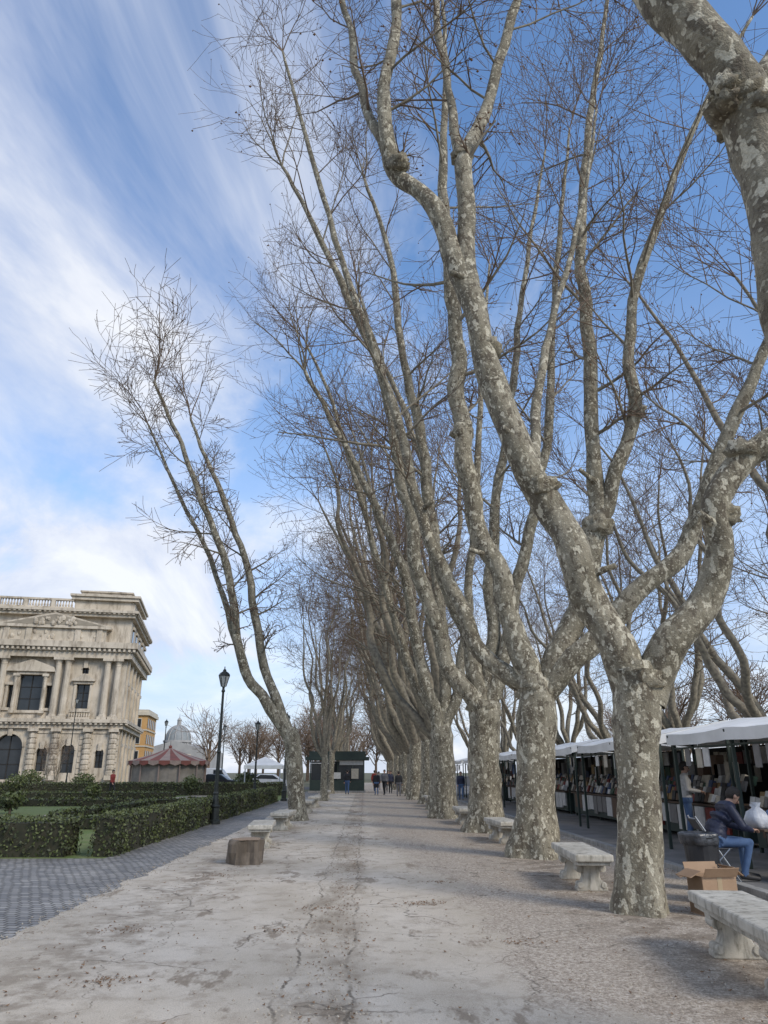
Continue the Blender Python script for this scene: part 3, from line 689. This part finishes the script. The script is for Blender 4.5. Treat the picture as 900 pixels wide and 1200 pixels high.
kk=empty('green_kiosk',(-2.3,68,0))
b=MB(); b.box(-2.3,2.3,-1.6,1.6,.15,1.0,DGREEN); b.box(-2.4,2.4,-1.7,1.7,0,.147,KERB); b.box(-2.2,2.2,-1.4,1.5,1.003,2.5,GLASS)
for x in (-2.3,-1.25,0,1.25,2.2): b.box(x,x+.1,-1.62,-1.5,1.003,2.6,DGREEN)
b.obj('cabin',parent=kk)
b=MB(); b.box(-2.7,2.7,-2.1,2.0,2.603,2.85,DGREEN); b.box(-2.4,2.4,-1.8,1.7,2.853,3.3,DGREEN); b.box(-2.3,-.2,-2.6,-1.63,2.3,2.34,CANVAS); b.box(.2,2.2,-1.7,-1.63,2.2,2.55,BOOKS[4]); b.obj('roof',parent=kk)
b=MB(); b.box(-1.1,-.9,-1.75,-1.64,1.1,1.9,BOOKS[2]);b.box(-.4,.3,-1.74,-1.64,1.1,1.6,BOOKS[4]);b.box(1.2,1.8,-1.74,-1.64,1.1,1.9,BOOKS[1]);b.obj('posters',parent=kk)

# ------------------------------------------------------------------ street lamps
def lamp(x,y,H=5.1):
    e=empty('street_lamp',(x,y,0))
    b=MB(); b.lathe((0,0,0),[(.2,0),(.2,.12),(.15,.16),(.14,.5),(.17,.55),(.11,.62),(.085,.9),(.095,.95),(.07,1.0),(.06,2.2),(.075,2.25),(.055,2.3),(.04,H-.8),(.07,H-.75),(.04,H-.68),(.05,H-.6)],12,IRON)
    b.obj('post',parent=e,smooth=False)
    b=MB(); b.lathe((0,0,H-.6),[(.08,0),(.17,.36)],6,LGLASS); b.obj('lantern_glass',parent=e)
    b=MB(); b.lathe((0,0,H-.23),[(.2,0),(.2,.03),(.15,.1),(.06,.16),(.06,.2),(.02,.24),(.015,.32)],6,IRON)
    for k in range(6):
        a=math.pi/3*k; b.cyl((.085*math.cos(a),.085*math.sin(a),H-.6),(.185*math.cos(a),.185*math.sin(a),H-.23),.012,.012,4,IRON)
    b.obj('lantern_frame',parent=e)
for q in ((-4.9,26.3,5.0),(-7.2,52,4.9),(-4.75,47,5),(-30,80,9),(-19.5,76,6.5),(-15.2,84,6.5)): lamp(*q)

# ------------------------------------------------------------------ benches, stump
def bench(x,y,rz=0,L=1.9):
    e=empty('stone_bench',(x,y,.012),rz)
    b=MB(); b.box(-.27,.27,-L/2,L/2,.40,.50,BSTONE); b.obj('seat',parent=e,bevel=.022)
    b=MB(); b.box(-.23,.23,-L/2+.05,L/2-.05,.352,.397,BSTONE); b.obj('seat_moulding',parent=e,bevel=.01)
    prof=[(.22,0),(.22,.05),(.17,.08),(.14,.13),(.115,.19),(.125,.25),(.17,.29),(.21,.31),(.215,.35)]
    poly=[(a,z) for a,z in prof]+[(-a,z) for a,z in reversed(prof)]
    for i,yy in enumerate((-L/2+.38,L/2-.38)):
        b=MB(); b.prism(poly,yy-.09,yy+.09,BSTONE)
        for s_ in (-1,1):
            b.cyl((s_*.165,yy-.105,.285),(s_*.165,yy+.105,.285),.05,.05,10,BSTONE); b.cyl((s_*.165,yy-.105,.075),(s_*.165,yy+.105,.075),.045,.045,10,BSTONE)
        b.obj('support_%d'%(i+1),parent=e,bevel=.012)
bench(3.32,6.95,rad(-7),2.1); bench(3.3,12.3,rad(-4),2.0); bench(3.4,19.6,rad(3)); bench(3.3,26.3); bench(3.3,33); bench(3.3,39.4)
bench(-2.35,18.6,rad(4)); bench(-2.4,23.9,rad(-2)); bench(-2.4,33.4); bench(-2.4,38.6); bench(-2.4,50)
b=MB(); STB=pm('stump_bark',(.09,.07,.05),(.17,.135,.10),6,.9,.9,20,stretch=(1,1,.3))
m,nt,bs=newmat('stump_rings'); v=coords(nt); wv=N(nt,'ShaderNodeTexWave',wave_type='RINGS',rings_direction='Z'); nt.links.new(v,wv.inputs['Vector']); wv.inputs['Scale'].default_value=9; wv.inputs['Distortion'].default_value=2.5
nt.links.new(ramp(nt,wv.outputs['Fac'],[(.2,(.20,.13,.08)),(.8,(.36,.26,.17))]),bs.inputs['Base Color']); bs.inputs['Roughness'].default_value=.9
b.lathe((0,0,0),[(.37,-.02),(.35,.06),(.325,.2),(.33,.34),(.32,.40),(.29,.41)],28,STB,.5)
b.lathe((0,0,.409),[(.295,0),(.285,.004)],28,m,.5)
b.obj('tree_stump',(-2.15,15.2,.012))

# ------------------------------------------------------------------ market stalls
R.seed(50)
def stall(y0,y1,red=False):
    e=empty('market_stall',(0,(y0+y1)/2,.02)); h=(y1-y0)/2-.12; xf,xb=6.6,10.2
    b=MB()
    for x,z in((xf+.12,2.34),(8.3,2.66),(xb,2.5)):
        for y in (-h,0,h): b.box(x-.03,x+.03,y-.03,y+.03,0,z,DGREEN)
    for y in (-h,0,h): 
        b.rbox(((xf+8.3)/2,y,2.47),(1.75,.04,.05),Matrix.Rotation(-math.atan2(.32,1.7),4,'Y'),DGREEN)
    b.box(xf+.1,xf+.14,-h,h,2.30,2.335,DGREEN); b.box(xf+.1,xf+.14,-h,h,2.05,2.08,DGREEN)
    b.obj('frame',parent=e)
    b=MB(); n=14; vs=[];fs=[]
    prof=[(xf,2.14),(xf,2.37),(7.4,2.53),(8.3,2.72),(9.3,2.62),(xb+.2,2.5),(xb+.2,2.3)]
    for i in range(n+1):
        y=-h-.08+(2*h+.16)*i/n; sag=.05*math.sin(math.pi*((i/n*2)%1))
        for k,(x,z) in enumerate(prof): vs.append((x,y,z-(sag if 0<k<6 else sag*.5)+R.uniform(-.008,.008)))
    K=len(prof)
    for i in range(n):
        for k in range(K-1): fs.append((i*K+k,i*K+k+1,(i+1)*K+k+1,(i+1)*K+k))
    b.add(vs,fs,CANVAS)
    for y in (-h-.085,h+.085):
        b.add([(x,y,z) for x,z in prof[1:6]]+[(x,y,z-.2) for x,z in reversed(prof[1:6])],[(k,k+1,8-k,9-k) for k in range(4)],CANVAS)
    b.obj('canopy',parent=e,smooth=False)
    b=MB(); b.box(8.2,9.2,-h+.1,h-.1,.12,.82,DGREEN); b.box(xb-.05,xb+.05,-h,h,.1,2.25,DARK)
    b.box(8.1,9.3,-h+.05,h-.05,.822,.87,WOOD)
    b.obj('counter',parent=e)
    b=MB(); y=-h+.1
    while y<h-.35:
        w=R.uniform(.12,.24)
        for row in range(4):
            x=8.15+row*.24; z=.90+row*.13
            hh=R.uniform(.14,.24)
            b.rbox((x+R.uniform(-.01,.01),y+w/2,z+hh/2),(R.uniform(.05,.16),w*.92,hh),Matrix.Rotation(rad(R.uniform(12,25)),4,'Y'),R.choice(BK))
        y+=w+.01
    y=-h+.15
    while y<h-.6:
        w=R.uniform(.35,.6); b.box(8.13,8.19,y,y+w,R.uniform(.2,.35),.80,R.choice([BOOKS[4],BOOKS[4],BOOKS[8],BOOKS[0] if red else BOOKS[6]])); y+=w+.06
    y=-h+.1
    while y<h-.4:
        w=R.uniform(.25,.5)
        for z in (1.35,1.8):
            if R.random()<.6: b.box(xb-.09,xb-.055,y,y+w,z,z+R.uniform(.3,.42),R.choice(BK))
        y+=w+.06
    for i in range(5):
        y=R.uniform(-h,h-.4)
        b.box(xf+.1,xf+.12,y,y+R.uniform(.2,.3),R.uniform(1.65,1.8),2.04,R.choice([BOOKS[4],BOOKS[1],BOOKS[8]]))
    for i in range(5):
        y=R.uniform(-h+.3,h-.4); b.box(8.9,9.1,y,y+.35,1.45,1.45+R.uniform(.3,.6),R.choice(BK))
    b.obj('books_and_prints',parent=e)
for i,(a,c) in enumerate(((11.2,16.8),(17.4,24),(24.6,31),(31.6,38),(38.6,45),(46,52),(53,60))): stall(a,c,i==1)

# ------------------------------------------------------------------ bin, boxes, bags
e=empty('waste_bin',(4.93,11.7,.012))
b=MB(); b.lathe((0,0,0),[(.20,0),(.205,.03),(.245,.68),(.262,.70)],20,BINM); b.obj('bucket',parent=e,smooth=False)
b=MB(); b.lathe((0,0,.60),[(.255,0),(.268,.06),(.272,.12),(.277,.15),(.25,.16),(.22,.08)],24,BAGM,.3); b.obj('liner',parent=e,smooth=True)
def cbox(x,y,z,w,d,h,rz):
    b=MB(); t=.012
    b.box(-w/2,w/2,-d/2,d/2,0,t,CARD)
    b.box(-w/2,w/2,-d/2,-d/2+t,t,h,CARD);b.box(-w/2,w/2,d/2-t,d/2,t,h,CARD);b.box(-w/2,-w/2+t,-d/2+t,d/2-t,t,h,CARDD);b.box(w/2-t,w/2,-d/2+t,d/2-t,t,h,CARD)
    def flap(c,s_,ax,an):
        b.rbox(c,s_,Matrix.Rotation(rad(an),4,ax),CARD)
    fl=w*.4
    flap((0,-d/2-.06,h+fl*.28),(w*.98,.008,fl*.7),'X',35); flap((0,d/2+.04,h+fl*.34),(w*.98,.008,fl*.75),'X',-20)
    flap((-w/2-.07,0,h+.025),(.16,d*.95,.008),'Y',-25); flap((w/2+.05,0,h+.05),(.15,d*.95,.008),'Y',40)
    b.box(-.03,.03,-d/2-.003,-d/2-.001,.02,h,pm('parcel_tape',(.42,.32,.2),None,5,.3))
    return b.obj('cardboard_box',(x,y,z),rz=rz)
cbox(4.2,9.8,.012,.44,.34,.42,rad(8)); cbox(4.52,10.7,.012,.42,.36,.30,rad(-12))
def bag(x,y,z,r,m,name):
    b=MB(); b.lathe((0,0,0),[(r*.5,0),(r*.95,.05),(r*1.1,r*.8),(r*.8,r*1.6),(r*.25,r*2.0),(r*.45,r*2.4)],18,m,.7); return b.obj(name,(x,y,z),smooth=True)
CX=5.56
e=empty('folding_chair',(CX-.06,12.55,.03),rad(-5))
b=MB()
for s_ in(-.2,.2):
    b.cyl((-.33,s_,0),(.16,s_,.46),.012,.012,8,ALU)
    b.cyl((.26,s_*.9,0),(-.30,s_*.9,.92),.012,.012,8,ALU)
b.cyl((-.33,-.2,.01),(-.33,.2,.01),.011,.011,8,ALU);b.cyl((.26,-.18,.01),(.26,.18,.01),.011,.011,8,ALU);b.cyl((-.28,-.18,.88),(-.28,.18,.88),.011,.011,8,ALU)
b.obj('frame',parent=e)
b=MB(); b.box(-.2,.2,-.2,.2,.445,.47,BINM); b.obj('seat',parent=e,bevel=.008)
b=MB(); b.rbox((-.265,0,.80),(.02,.36,.18),Matrix.Rotation(rad(-31),4,'Y'),BINM); b.obj('backrest',parent=e,bevel=.006)
e=empty('folding_table',(6.65,12.95,.02))
b=MB(); b.box(-.4,.4,-.55,.55,.70,.73,WOOD); b.obj('top',parent=e,bevel=.006)
b=MB()
for sx in(-.34,.34):
    for sy in(-.48,.48): b.cyl((sx,sy,0),(sx*.95,sy*.95,.70),.014,.014,8,IRON)
b.box(-.36,.36,-.52,-.50,.05,.69,DARK)
b.obj('legs',parent=e)
bag(6.40,12.8,.732,.17,WBAG,'plastic_bag'); bag(6.74,12.85,.732,.17,BBAG,'plastic_bag'); bag(6.65,12.1,.03,.24,BINM,'plastic_bag'); bag(6.6,13.3,.732,.15,WBAG,'plastic_bag')

# ------------------------------------------------------------------ people
def capsule(b,p0,p1,r0,r1,m,n=12):
    p0=Vector(p0);p1=Vector(p1);d=p1-p0
    t=d.normalized() if d.length>1e-5 else Vector((0,0,1))
    pts=[];rr=[]
    for a in (-80,-50,-20): pts.append(p0+t*(r0*math.sin(rad(a))));rr.append(r0*math.cos(rad(a)))
    for k in (.33,.66): pts.append(p0.lerp(p1,k));rr.append(r0+(r1-r0)*k)
    for a in (20,50,80): pts.append(p1+t*(r1*math.sin(rad(a))));rr.append(r1*math.cos(rad(a)))
    b.tube(pts,rr,n,m)
def human(name,loc,rz,J,top,leg,hair=HAIR,scale=1,vox=.02,hi=False,bulk=1.0,longcoat=False):
    segs=[]
    def sg(a,b_,r0,r1,m): segs.append((Vector(a),Vector(b_),r0,r1,m))
    pel,wai,che,nec,hed=[Vector(J[k]) for k in('pel','wai','che','nec','hed')]
    side=Vector((1,0,0))
    k=bulk
    sg(pel-side*.075,pel+side*.075,.118*k,.118*k,leg); sg(wai-side*.055,wai+side*.055,.115*k,.115*k,top)
    mid=(wai+che)/2; sg(mid-side*.065,mid+side*.065,.12*k,.12*k,top)
    sg(che-side*.085,che+side*.085,.125*k,.125*k,top)
    sh=che+(nec-che)*.62; sg(sh-side*.13,sh+side*.13,.075*k,.075*k,top)
    sg(pel.lerp(wai,.5)-side*.065,pel.lerp(wai,.5)+side*.065,.12*k,.12*k,top)
    sg(nec-(hed-nec)*.2,nec+(hed-nec)*.55,.056,.052,SKIN)
    for s_ in 'lr':
        S_,E,Wr,H_,Kn,An,To=[Vector(J[s_+q]) for q in('sh','el','wr','hip','kn','an','toe')]
        sg(S_,E,.062*k,.048*k,top); sg(E,Wr,.047*k,.034*k,top)
        sg(H_,Kn,.088,.062,leg); sg(Kn,An,.062,.045,leg)
        if longcoat: sg(H_,H_.lerp(Kn,.7),.10,.10,top)
        sg(An+(To-An)*-.15+Vector((0,0,-.02)),To,.045,.036,SHOE)
    up=(hed-nec).normalized(); fw=Vector(J['look']).normalized(); fw=(fw-up*fw.dot(up)).normalized(); sd=fw.cross(up)
    sg(hed+up*.02-fw*.012,hed+up*.03-fw*.01,.089,.089,SKIN)
    sg(hed-up*.055+fw*.03,hed-up*.03+fw*.025,.058,.07,SKIN)
    sg(hed+up*.045-fw*.03,hed+up*.05-fw*.02,.098,.096,hair)
    sg(hed-up*.0-fw*.045,hed+up*.03-fw*.045,.085,.09,hair)
    b=MB()
    for a,c,r0,r1,m_ in segs: capsule(b,a,c,r0,r1,m_)
    o=bpy.data.objects.new('tmp',b.mesh('tmp')); COL.objects.link(o)
    md=o.modifiers.new('r','REMESH'); md.mode='VOXEL'; md.voxel_size=vox; 
    ms=o.modifiers.new('s','SMOOTH'); ms.iterations=3 if hi else 2; ms.factor=.5
    dg=bpy.context.evaluated_depsgraph_get(); dg.update()
    me=bpy.data.meshes.new_from_object(o.evaluated_get(dg)); bpy.data.objects.remove(o)
    out=MB(); mats=[]
    for s_ in segs:
        if s_[4] not in mats: mats.append(s_[4])
    out.v=[tuple(v.co) for v in me.vertices]; out.mats=mats[:]
    for p in me.polygons:
        c=p.center; best=9;bm=0
        for a,q,r0,r1,m_ in segs:
            d=q-a; L=d.length_squared; t=0 if L<1e-9 else max(0,min(1,(c-a).dot(d)/L))
            ds=(c-(a+d*t)).length-(r0+(r1-r0)*t)
            if ds<best: best=ds;bm=m_
        out.f.append(list(p.vertices)); out.mi.append(mats.index(bm))
    bpy.data.meshes.remove(me)
    for s_ in(-1,1):
        out.ball(hed+fw*.078+sd*.032*s_+up*.012,.013,EYE,6,5); out.ball(hed+sd*.09*s_-up*.005-fw*.005,.026,SKIN,6,5,(.6,.9,1.2))
    capsule(out,hed+fw*.088+up*.005,hed+fw*.108-up*.02,.010,.016,SKIN,8)
    capsule(out,hed+fw*.088-up*.05-sd*.018,hed+fw*.088-up*.05+sd*.018,.008,.008,LIP,6)
    for s_ in 'lr':
        E,Wr=Vector(J[s_+'el']),Vector(J[s_+'wr']); d=(Wr-E).normalized(); hd=Vector(J.get(s_+'hd',tuple(d))).normalized()
        px=hd.cross(Vector((0,0,1)) if abs(hd.z)<.8 else Vector((0,1,0))).normalized(); nn=hd.cross(px).normalized()
        capsule(out,Wr-d*.02,Wr+hd*.03,.026,.028,SKIN,8)
        for q in (-.024,-.008,.008,.024): capsule(out,Wr+hd*.03+px*q,Wr+hd*.075+px*q,.016,.013,SKIN,6)
        for i,(q,Lf) in enumerate(((-.028,.062),(-.009,.075),(.009,.07),(.027,.055))):
            a=Wr+hd*.082+px*q; m1=a+(hd*.8+nn*.45).normalized()*Lf*.5; e_=m1+(hd*.35+nn*.9).normalized()*Lf*.5
            capsule(out,a,m1,.0095,.0085,SKIN,6); capsule(out,m1,e_,.0085,.007,SKIN,6)
        tb=Wr+hd*.03-px*.028; capsule(out,tb,tb+(hd*.6-px*.7+nn*.3).normalized()*.035,.012,.010,SKIN,6)
        t2=tb+(hd*.6-px*.7+nn*.3).normalized()*.035; capsule(out,t2,t2+(hd*.9+nn*.3).normalized()*.03,.010,.008,SKIN,6)
    ob_=out.obj(name,loc,smooth=True,rz=rz); ob_.scale=(scale,)*3
    return ob_
def stand(**k):
    J=dict(pel=(0,0,.93),wai=(0,0,1.08),che=(0,.0,1.30),nec=(0,0,1.48),hed=(0,-.02,1.62),look=(0,-1,0),
      lsh=(.185,0,1.40),lel=(.235,.03,1.12),lwr=(.24,-.06,.87),rsh=(-.185,0,1.40),rel=(-.235,.03,1.12),rwr=(-.24,-.06,.87),
      lhip=(.09,0,.90),lkn=(.10,-.02,.50),lan=(.10,.02,.09),ltoe=(.12,-.16,.045),rhip=(-.09,0,.90),rkn=(-.10,-.02,.50),ran=(-.10,.02,.09),rtoe=(-.12,-.16,.045))
    J.update(k); return J
def walk():
    return stand(lkn=(.09,-.16,.50),lan=(.09,-.20,.09),ltoe=(.10,-.38,.05),rkn=(-.09,.06,.49),ran=(-.09,.27,.12),rtoe=(-.1,.10,.045),
      lel=(.23,.12,1.13),lwr=(.22,.10,.88),rel=(-.23,-.05,1.13),rwr=(-.22,-.20,.92))
human('standing_man',(7.72,18.8,.02),rad(75),stand(lel=(.25,-.02,1.14),lwr=(.16,-.26,1.12),rel=(-.25,-.02,1.14),rwr=(-.14,-.28,1.10),lhd=(-.3,-1,-.1),rhd=(.3,-1,-.1),
   hed=(0,-.04,1.61),look=(0,-1,-.25),lan=(.13,.02,.09),ltoe=(.17,-.15,.045)),SWEAT,JEANS,scale=1.05,vox=.014,hi=True,bulk=1.08)
human('seated_man',(CX,12.55,.02),rad(88),dict(pel=(0,.05,.57),wai=(0,.0,.72),che=(0,-.13,.93),nec=(0,-.24,1.08),hed=(0,-.33,1.17),look=(0,-1,-.9),
   lsh=(.185,-.18,1.01),lel=(.26,-.30,.76),lwr=(.12,-.48,.70),rsh=(-.185,-.18,1.01),rel=(-.26,-.30,.76),rwr=(-.10,-.49,.70),lhd=(-.4,-1,.1),rhd=(.4,-1,.1),
   lhip=(.09,.02,.54),lkn=(.14,-.42,.53),lan=(.13,-.40,.09),ltoe=(.15,-.60,.045),rhip=(-.09,.02,.54),rkn=(-.13,-.42,.53),ran=(-.13,-.28,.09),rtoe=(-.15,-.47,.045)),
   NAVY,JEANS,scale=1.04,vox=.014,hi=True,bulk=1.2)
R.seed(8)
tops=[BLACKC,GREYC,NAVY,BLACKC,REDC,BLACKC,GREYC,NAVY,BLACKC]
for i,(x,y) in enumerate(((.9,58),(1.5,58.6),(2.1,63),(2.4,55),(.9,70),(-1.3,60),(1.4,76),(5.9,48),(6.0,41),(2.0,66))):
    human('pedestrian',(x,y,.015),R.choice((0,math.pi))+R.uniform(-.4,.4),walk() if i%3 else stand(),tops[i%9],R.choice((BLACKC,JEANS,GREYC)),scale=R.uniform(.93,1.04),vox=.03,bulk=1.1,longcoat=(i%4==0))
human('pedestrian',(-16.5,52,.015),1.2,walk(),REDC,BLACKC,vox=.03)
human('pedestrian',(-24,48,.015),2.2,stand(),OLIVEC,BLACKC,vox=.03)

# ------------------------------------------------------------------ cars
def car(x,y,rz,col,van=False):
    e=empty('parked_van' if van else 'parked_car',(x,y,.012),rz); PT=pm('paint_%s'%col[0],col[1],None,2,.3)
    if van: side=[(-2.3,.3),(2.3,.3),(2.35,.9),(2.1,1.15),(1.5,1.9),(1.2,2.05),(-2.2,2.05),(-2.35,1.8)]
    else: side=[(-2.1,.3),(2.1,.3),(2.15,.65),(2.0,.82),(1.15,.93),(.45,1.40),(-.9,1.45),(-1.6,1.0),(-2.1,.92),(-2.18,.6)]
    b=MB(); b.prism(side,-.85,.85,PT); b.obj('body',parent=e,bevel=.08)
    b=MB()
    gl=[(1.02,.96),(.42,1.33),(-.85,1.38),(-1.42,1.0)] if not van else [(1.95,1.2),(1.45,1.85),(.6,1.85),(.6,1.2)]
    b.prism(gl,-.865,-.853,GLASS);b.prism(gl,.853,.865,GLASS)
    b.obj('windows',parent=e)
    for i,(wx,wy) in enumerate(((-1.3,-.8),(1.3,-.8),(-1.3,.8),(1.3,.8))):
        b=MB(); b.cyl((wx,wy-.1,.32),(wx,wy+.1,.32),.32,.32,16,BINM); b.cyl((wx,wy-.12,.32),(wx,wy+.12,.32),.18,.18,10,ALU); b.obj('wheel_%d'%(i+1),parent=e)
for c in ((-20,80,.0,('silver',(.45,.46,.48))),(-14.8,79.7,0,('black',(.02,.02,.022))),(-9.6,80,0,('white',(.7,.7,.7)))): car(*c)
car(-12.2,88,0,('grey',(.15,.16,.17)),False); car(-17.5,89,0,('offwhite',(.62,.62,.6)),True)

# ------------------------------------------------------------------ light, sky
el=rad(36); Sd=Vector((.72*math.cos(el),-.69*math.cos(el),math.sin(el))).normalized()
l=bpy.data.lights.new('sun','SUN'); l.energy=2.5; l.angle=rad(20); l.color=(1,.90,.76)
lo=bpy.data.objects.new('sun',l); lo.rotation_euler=Sd.to_track_quat('Z','Y').to_euler(); COL.objects.link(lo)
w=bpy.data.worlds.new('World'); sc.world=w; w.use_nodes=True; nt=w.node_tree; nt.nodes.clear()
w.cycles.sampling_method='MANUAL'; w.cycles.sample_map_resolution=256
sky=N(nt,'ShaderNodeTexSky'); sky.sky_type='NISHITA'; sky.sun_disc=False; sky.sun_elevation=el; sky.sun_rotation=math.atan2(Sd.x,Sd.y)
sky.air_density=1.0; sky.dust_density=.6; sky.ozone_density=1.5
tc=nt.nodes.new('ShaderNodeTexCoord'); sp=nt.nodes.new('ShaderNodeSeparateXYZ'); nt.links.new(tc.outputs['Generated'],sp.inputs[0])
zz=math_(nt,'ADD',math_(nt,'MAXIMUM',sp.outputs[2],0),.22)
cb=nt.nodes.new('ShaderNodeCombineXYZ'); nt.links.new(math_(nt,'DIVIDE',sp.outputs[0],zz),cb.inputs[0]); nt.links.new(math_(nt,'DIVIDE',sp.outputs[1],zz),cb.inputs[1])
mp=nt.nodes.new('ShaderNodeMapping'); nt.links.new(cb.outputs[0],mp.inputs[0]); mp.inputs['Rotation'].default_value=(0,0,rad(48)); mp.inputs['Scale'].default_value=(1.0,.55,1); mp.inputs['Location'].default_value=(.3,1.7,0)
n1=noise(nt,mp.outputs[0],1.7,7,.60,.6)
mp2=nt.nodes.new('ShaderNodeMapping'); nt.links.new(cb.outputs[0],mp2.inputs[0]); mp2.inputs['Location'].default_value=(4,2,0)
n2=noise(nt,mp2.outputs[0],1.0,2,.5,.0)
bias=math_(nt,'MULTIPLY',sp.outputs[0],-.32)
dip=ramp(nt,sp.outputs[2],[(.27,0),(.42,1),(.56,.25),(.75,0)])
bias=math_(nt,'SUBTRACT',bias,math_(nt,'MULTIPLY',dip,.13))
cf=math_(nt,'ADD',math_(nt,'ADD',math_(nt,'MULTIPLY',n1,.85),math_(nt,'MULTIPLY',n2,.40)),bias)
cl=ramp(nt,cf,[(.54,0),(.66,.5),(.80,.95)])
hz=ramp(nt,sp.outputs[2],[(.0,.97),(.18,.72),(.38,.22),(.62,.0)])
cl=math_(nt,'MAXIMUM',cl,math_(nt,'MULTIPLY',hz,math_(nt,'ADD',.65,math_(nt,'MULTIPLY',n1,.6)),clamp=True),clamp=True)
ccol=ramp(nt,n1,[(.36,(4.1,4.7,6.5)),(.50,(5.8,6.3,7.6)),(.66,(8.1,8.3,8.7))])
skc=mixc(nt,1.0,sky.outputs[0],(1.5,1.8,2.05),'MULTIPLY')
bg=nt.nodes.new('ShaderNodeBackground'); bg.inputs['Strength'].default_value=.12
nt.links.new(mixc(nt,cl,skc,ccol),bg.inputs[0])
wo=nt.nodes.new('ShaderNodeOutputWorld'); nt.links.new(bg.outputs[0],wo.inputs[0])

# ------------------------------------------------------------------ camera
c=bpy.data.cameras.new('camera'); c.sensor_fit='VERTICAL'; c.sensor_height=36; c.lens=26; c.clip_end=5000; c.clip_start=.05
co=bpy.data.objects.new('camera',c); co.location=(0,0,1.6); co.rotation_euler=(rad(109.4),0,-.025); COL.objects.link(co); sc.camera=co
sc.view_settings.view_transform='Standard'; sc.view_settings.look='None'; sc.view_settings.exposure=0
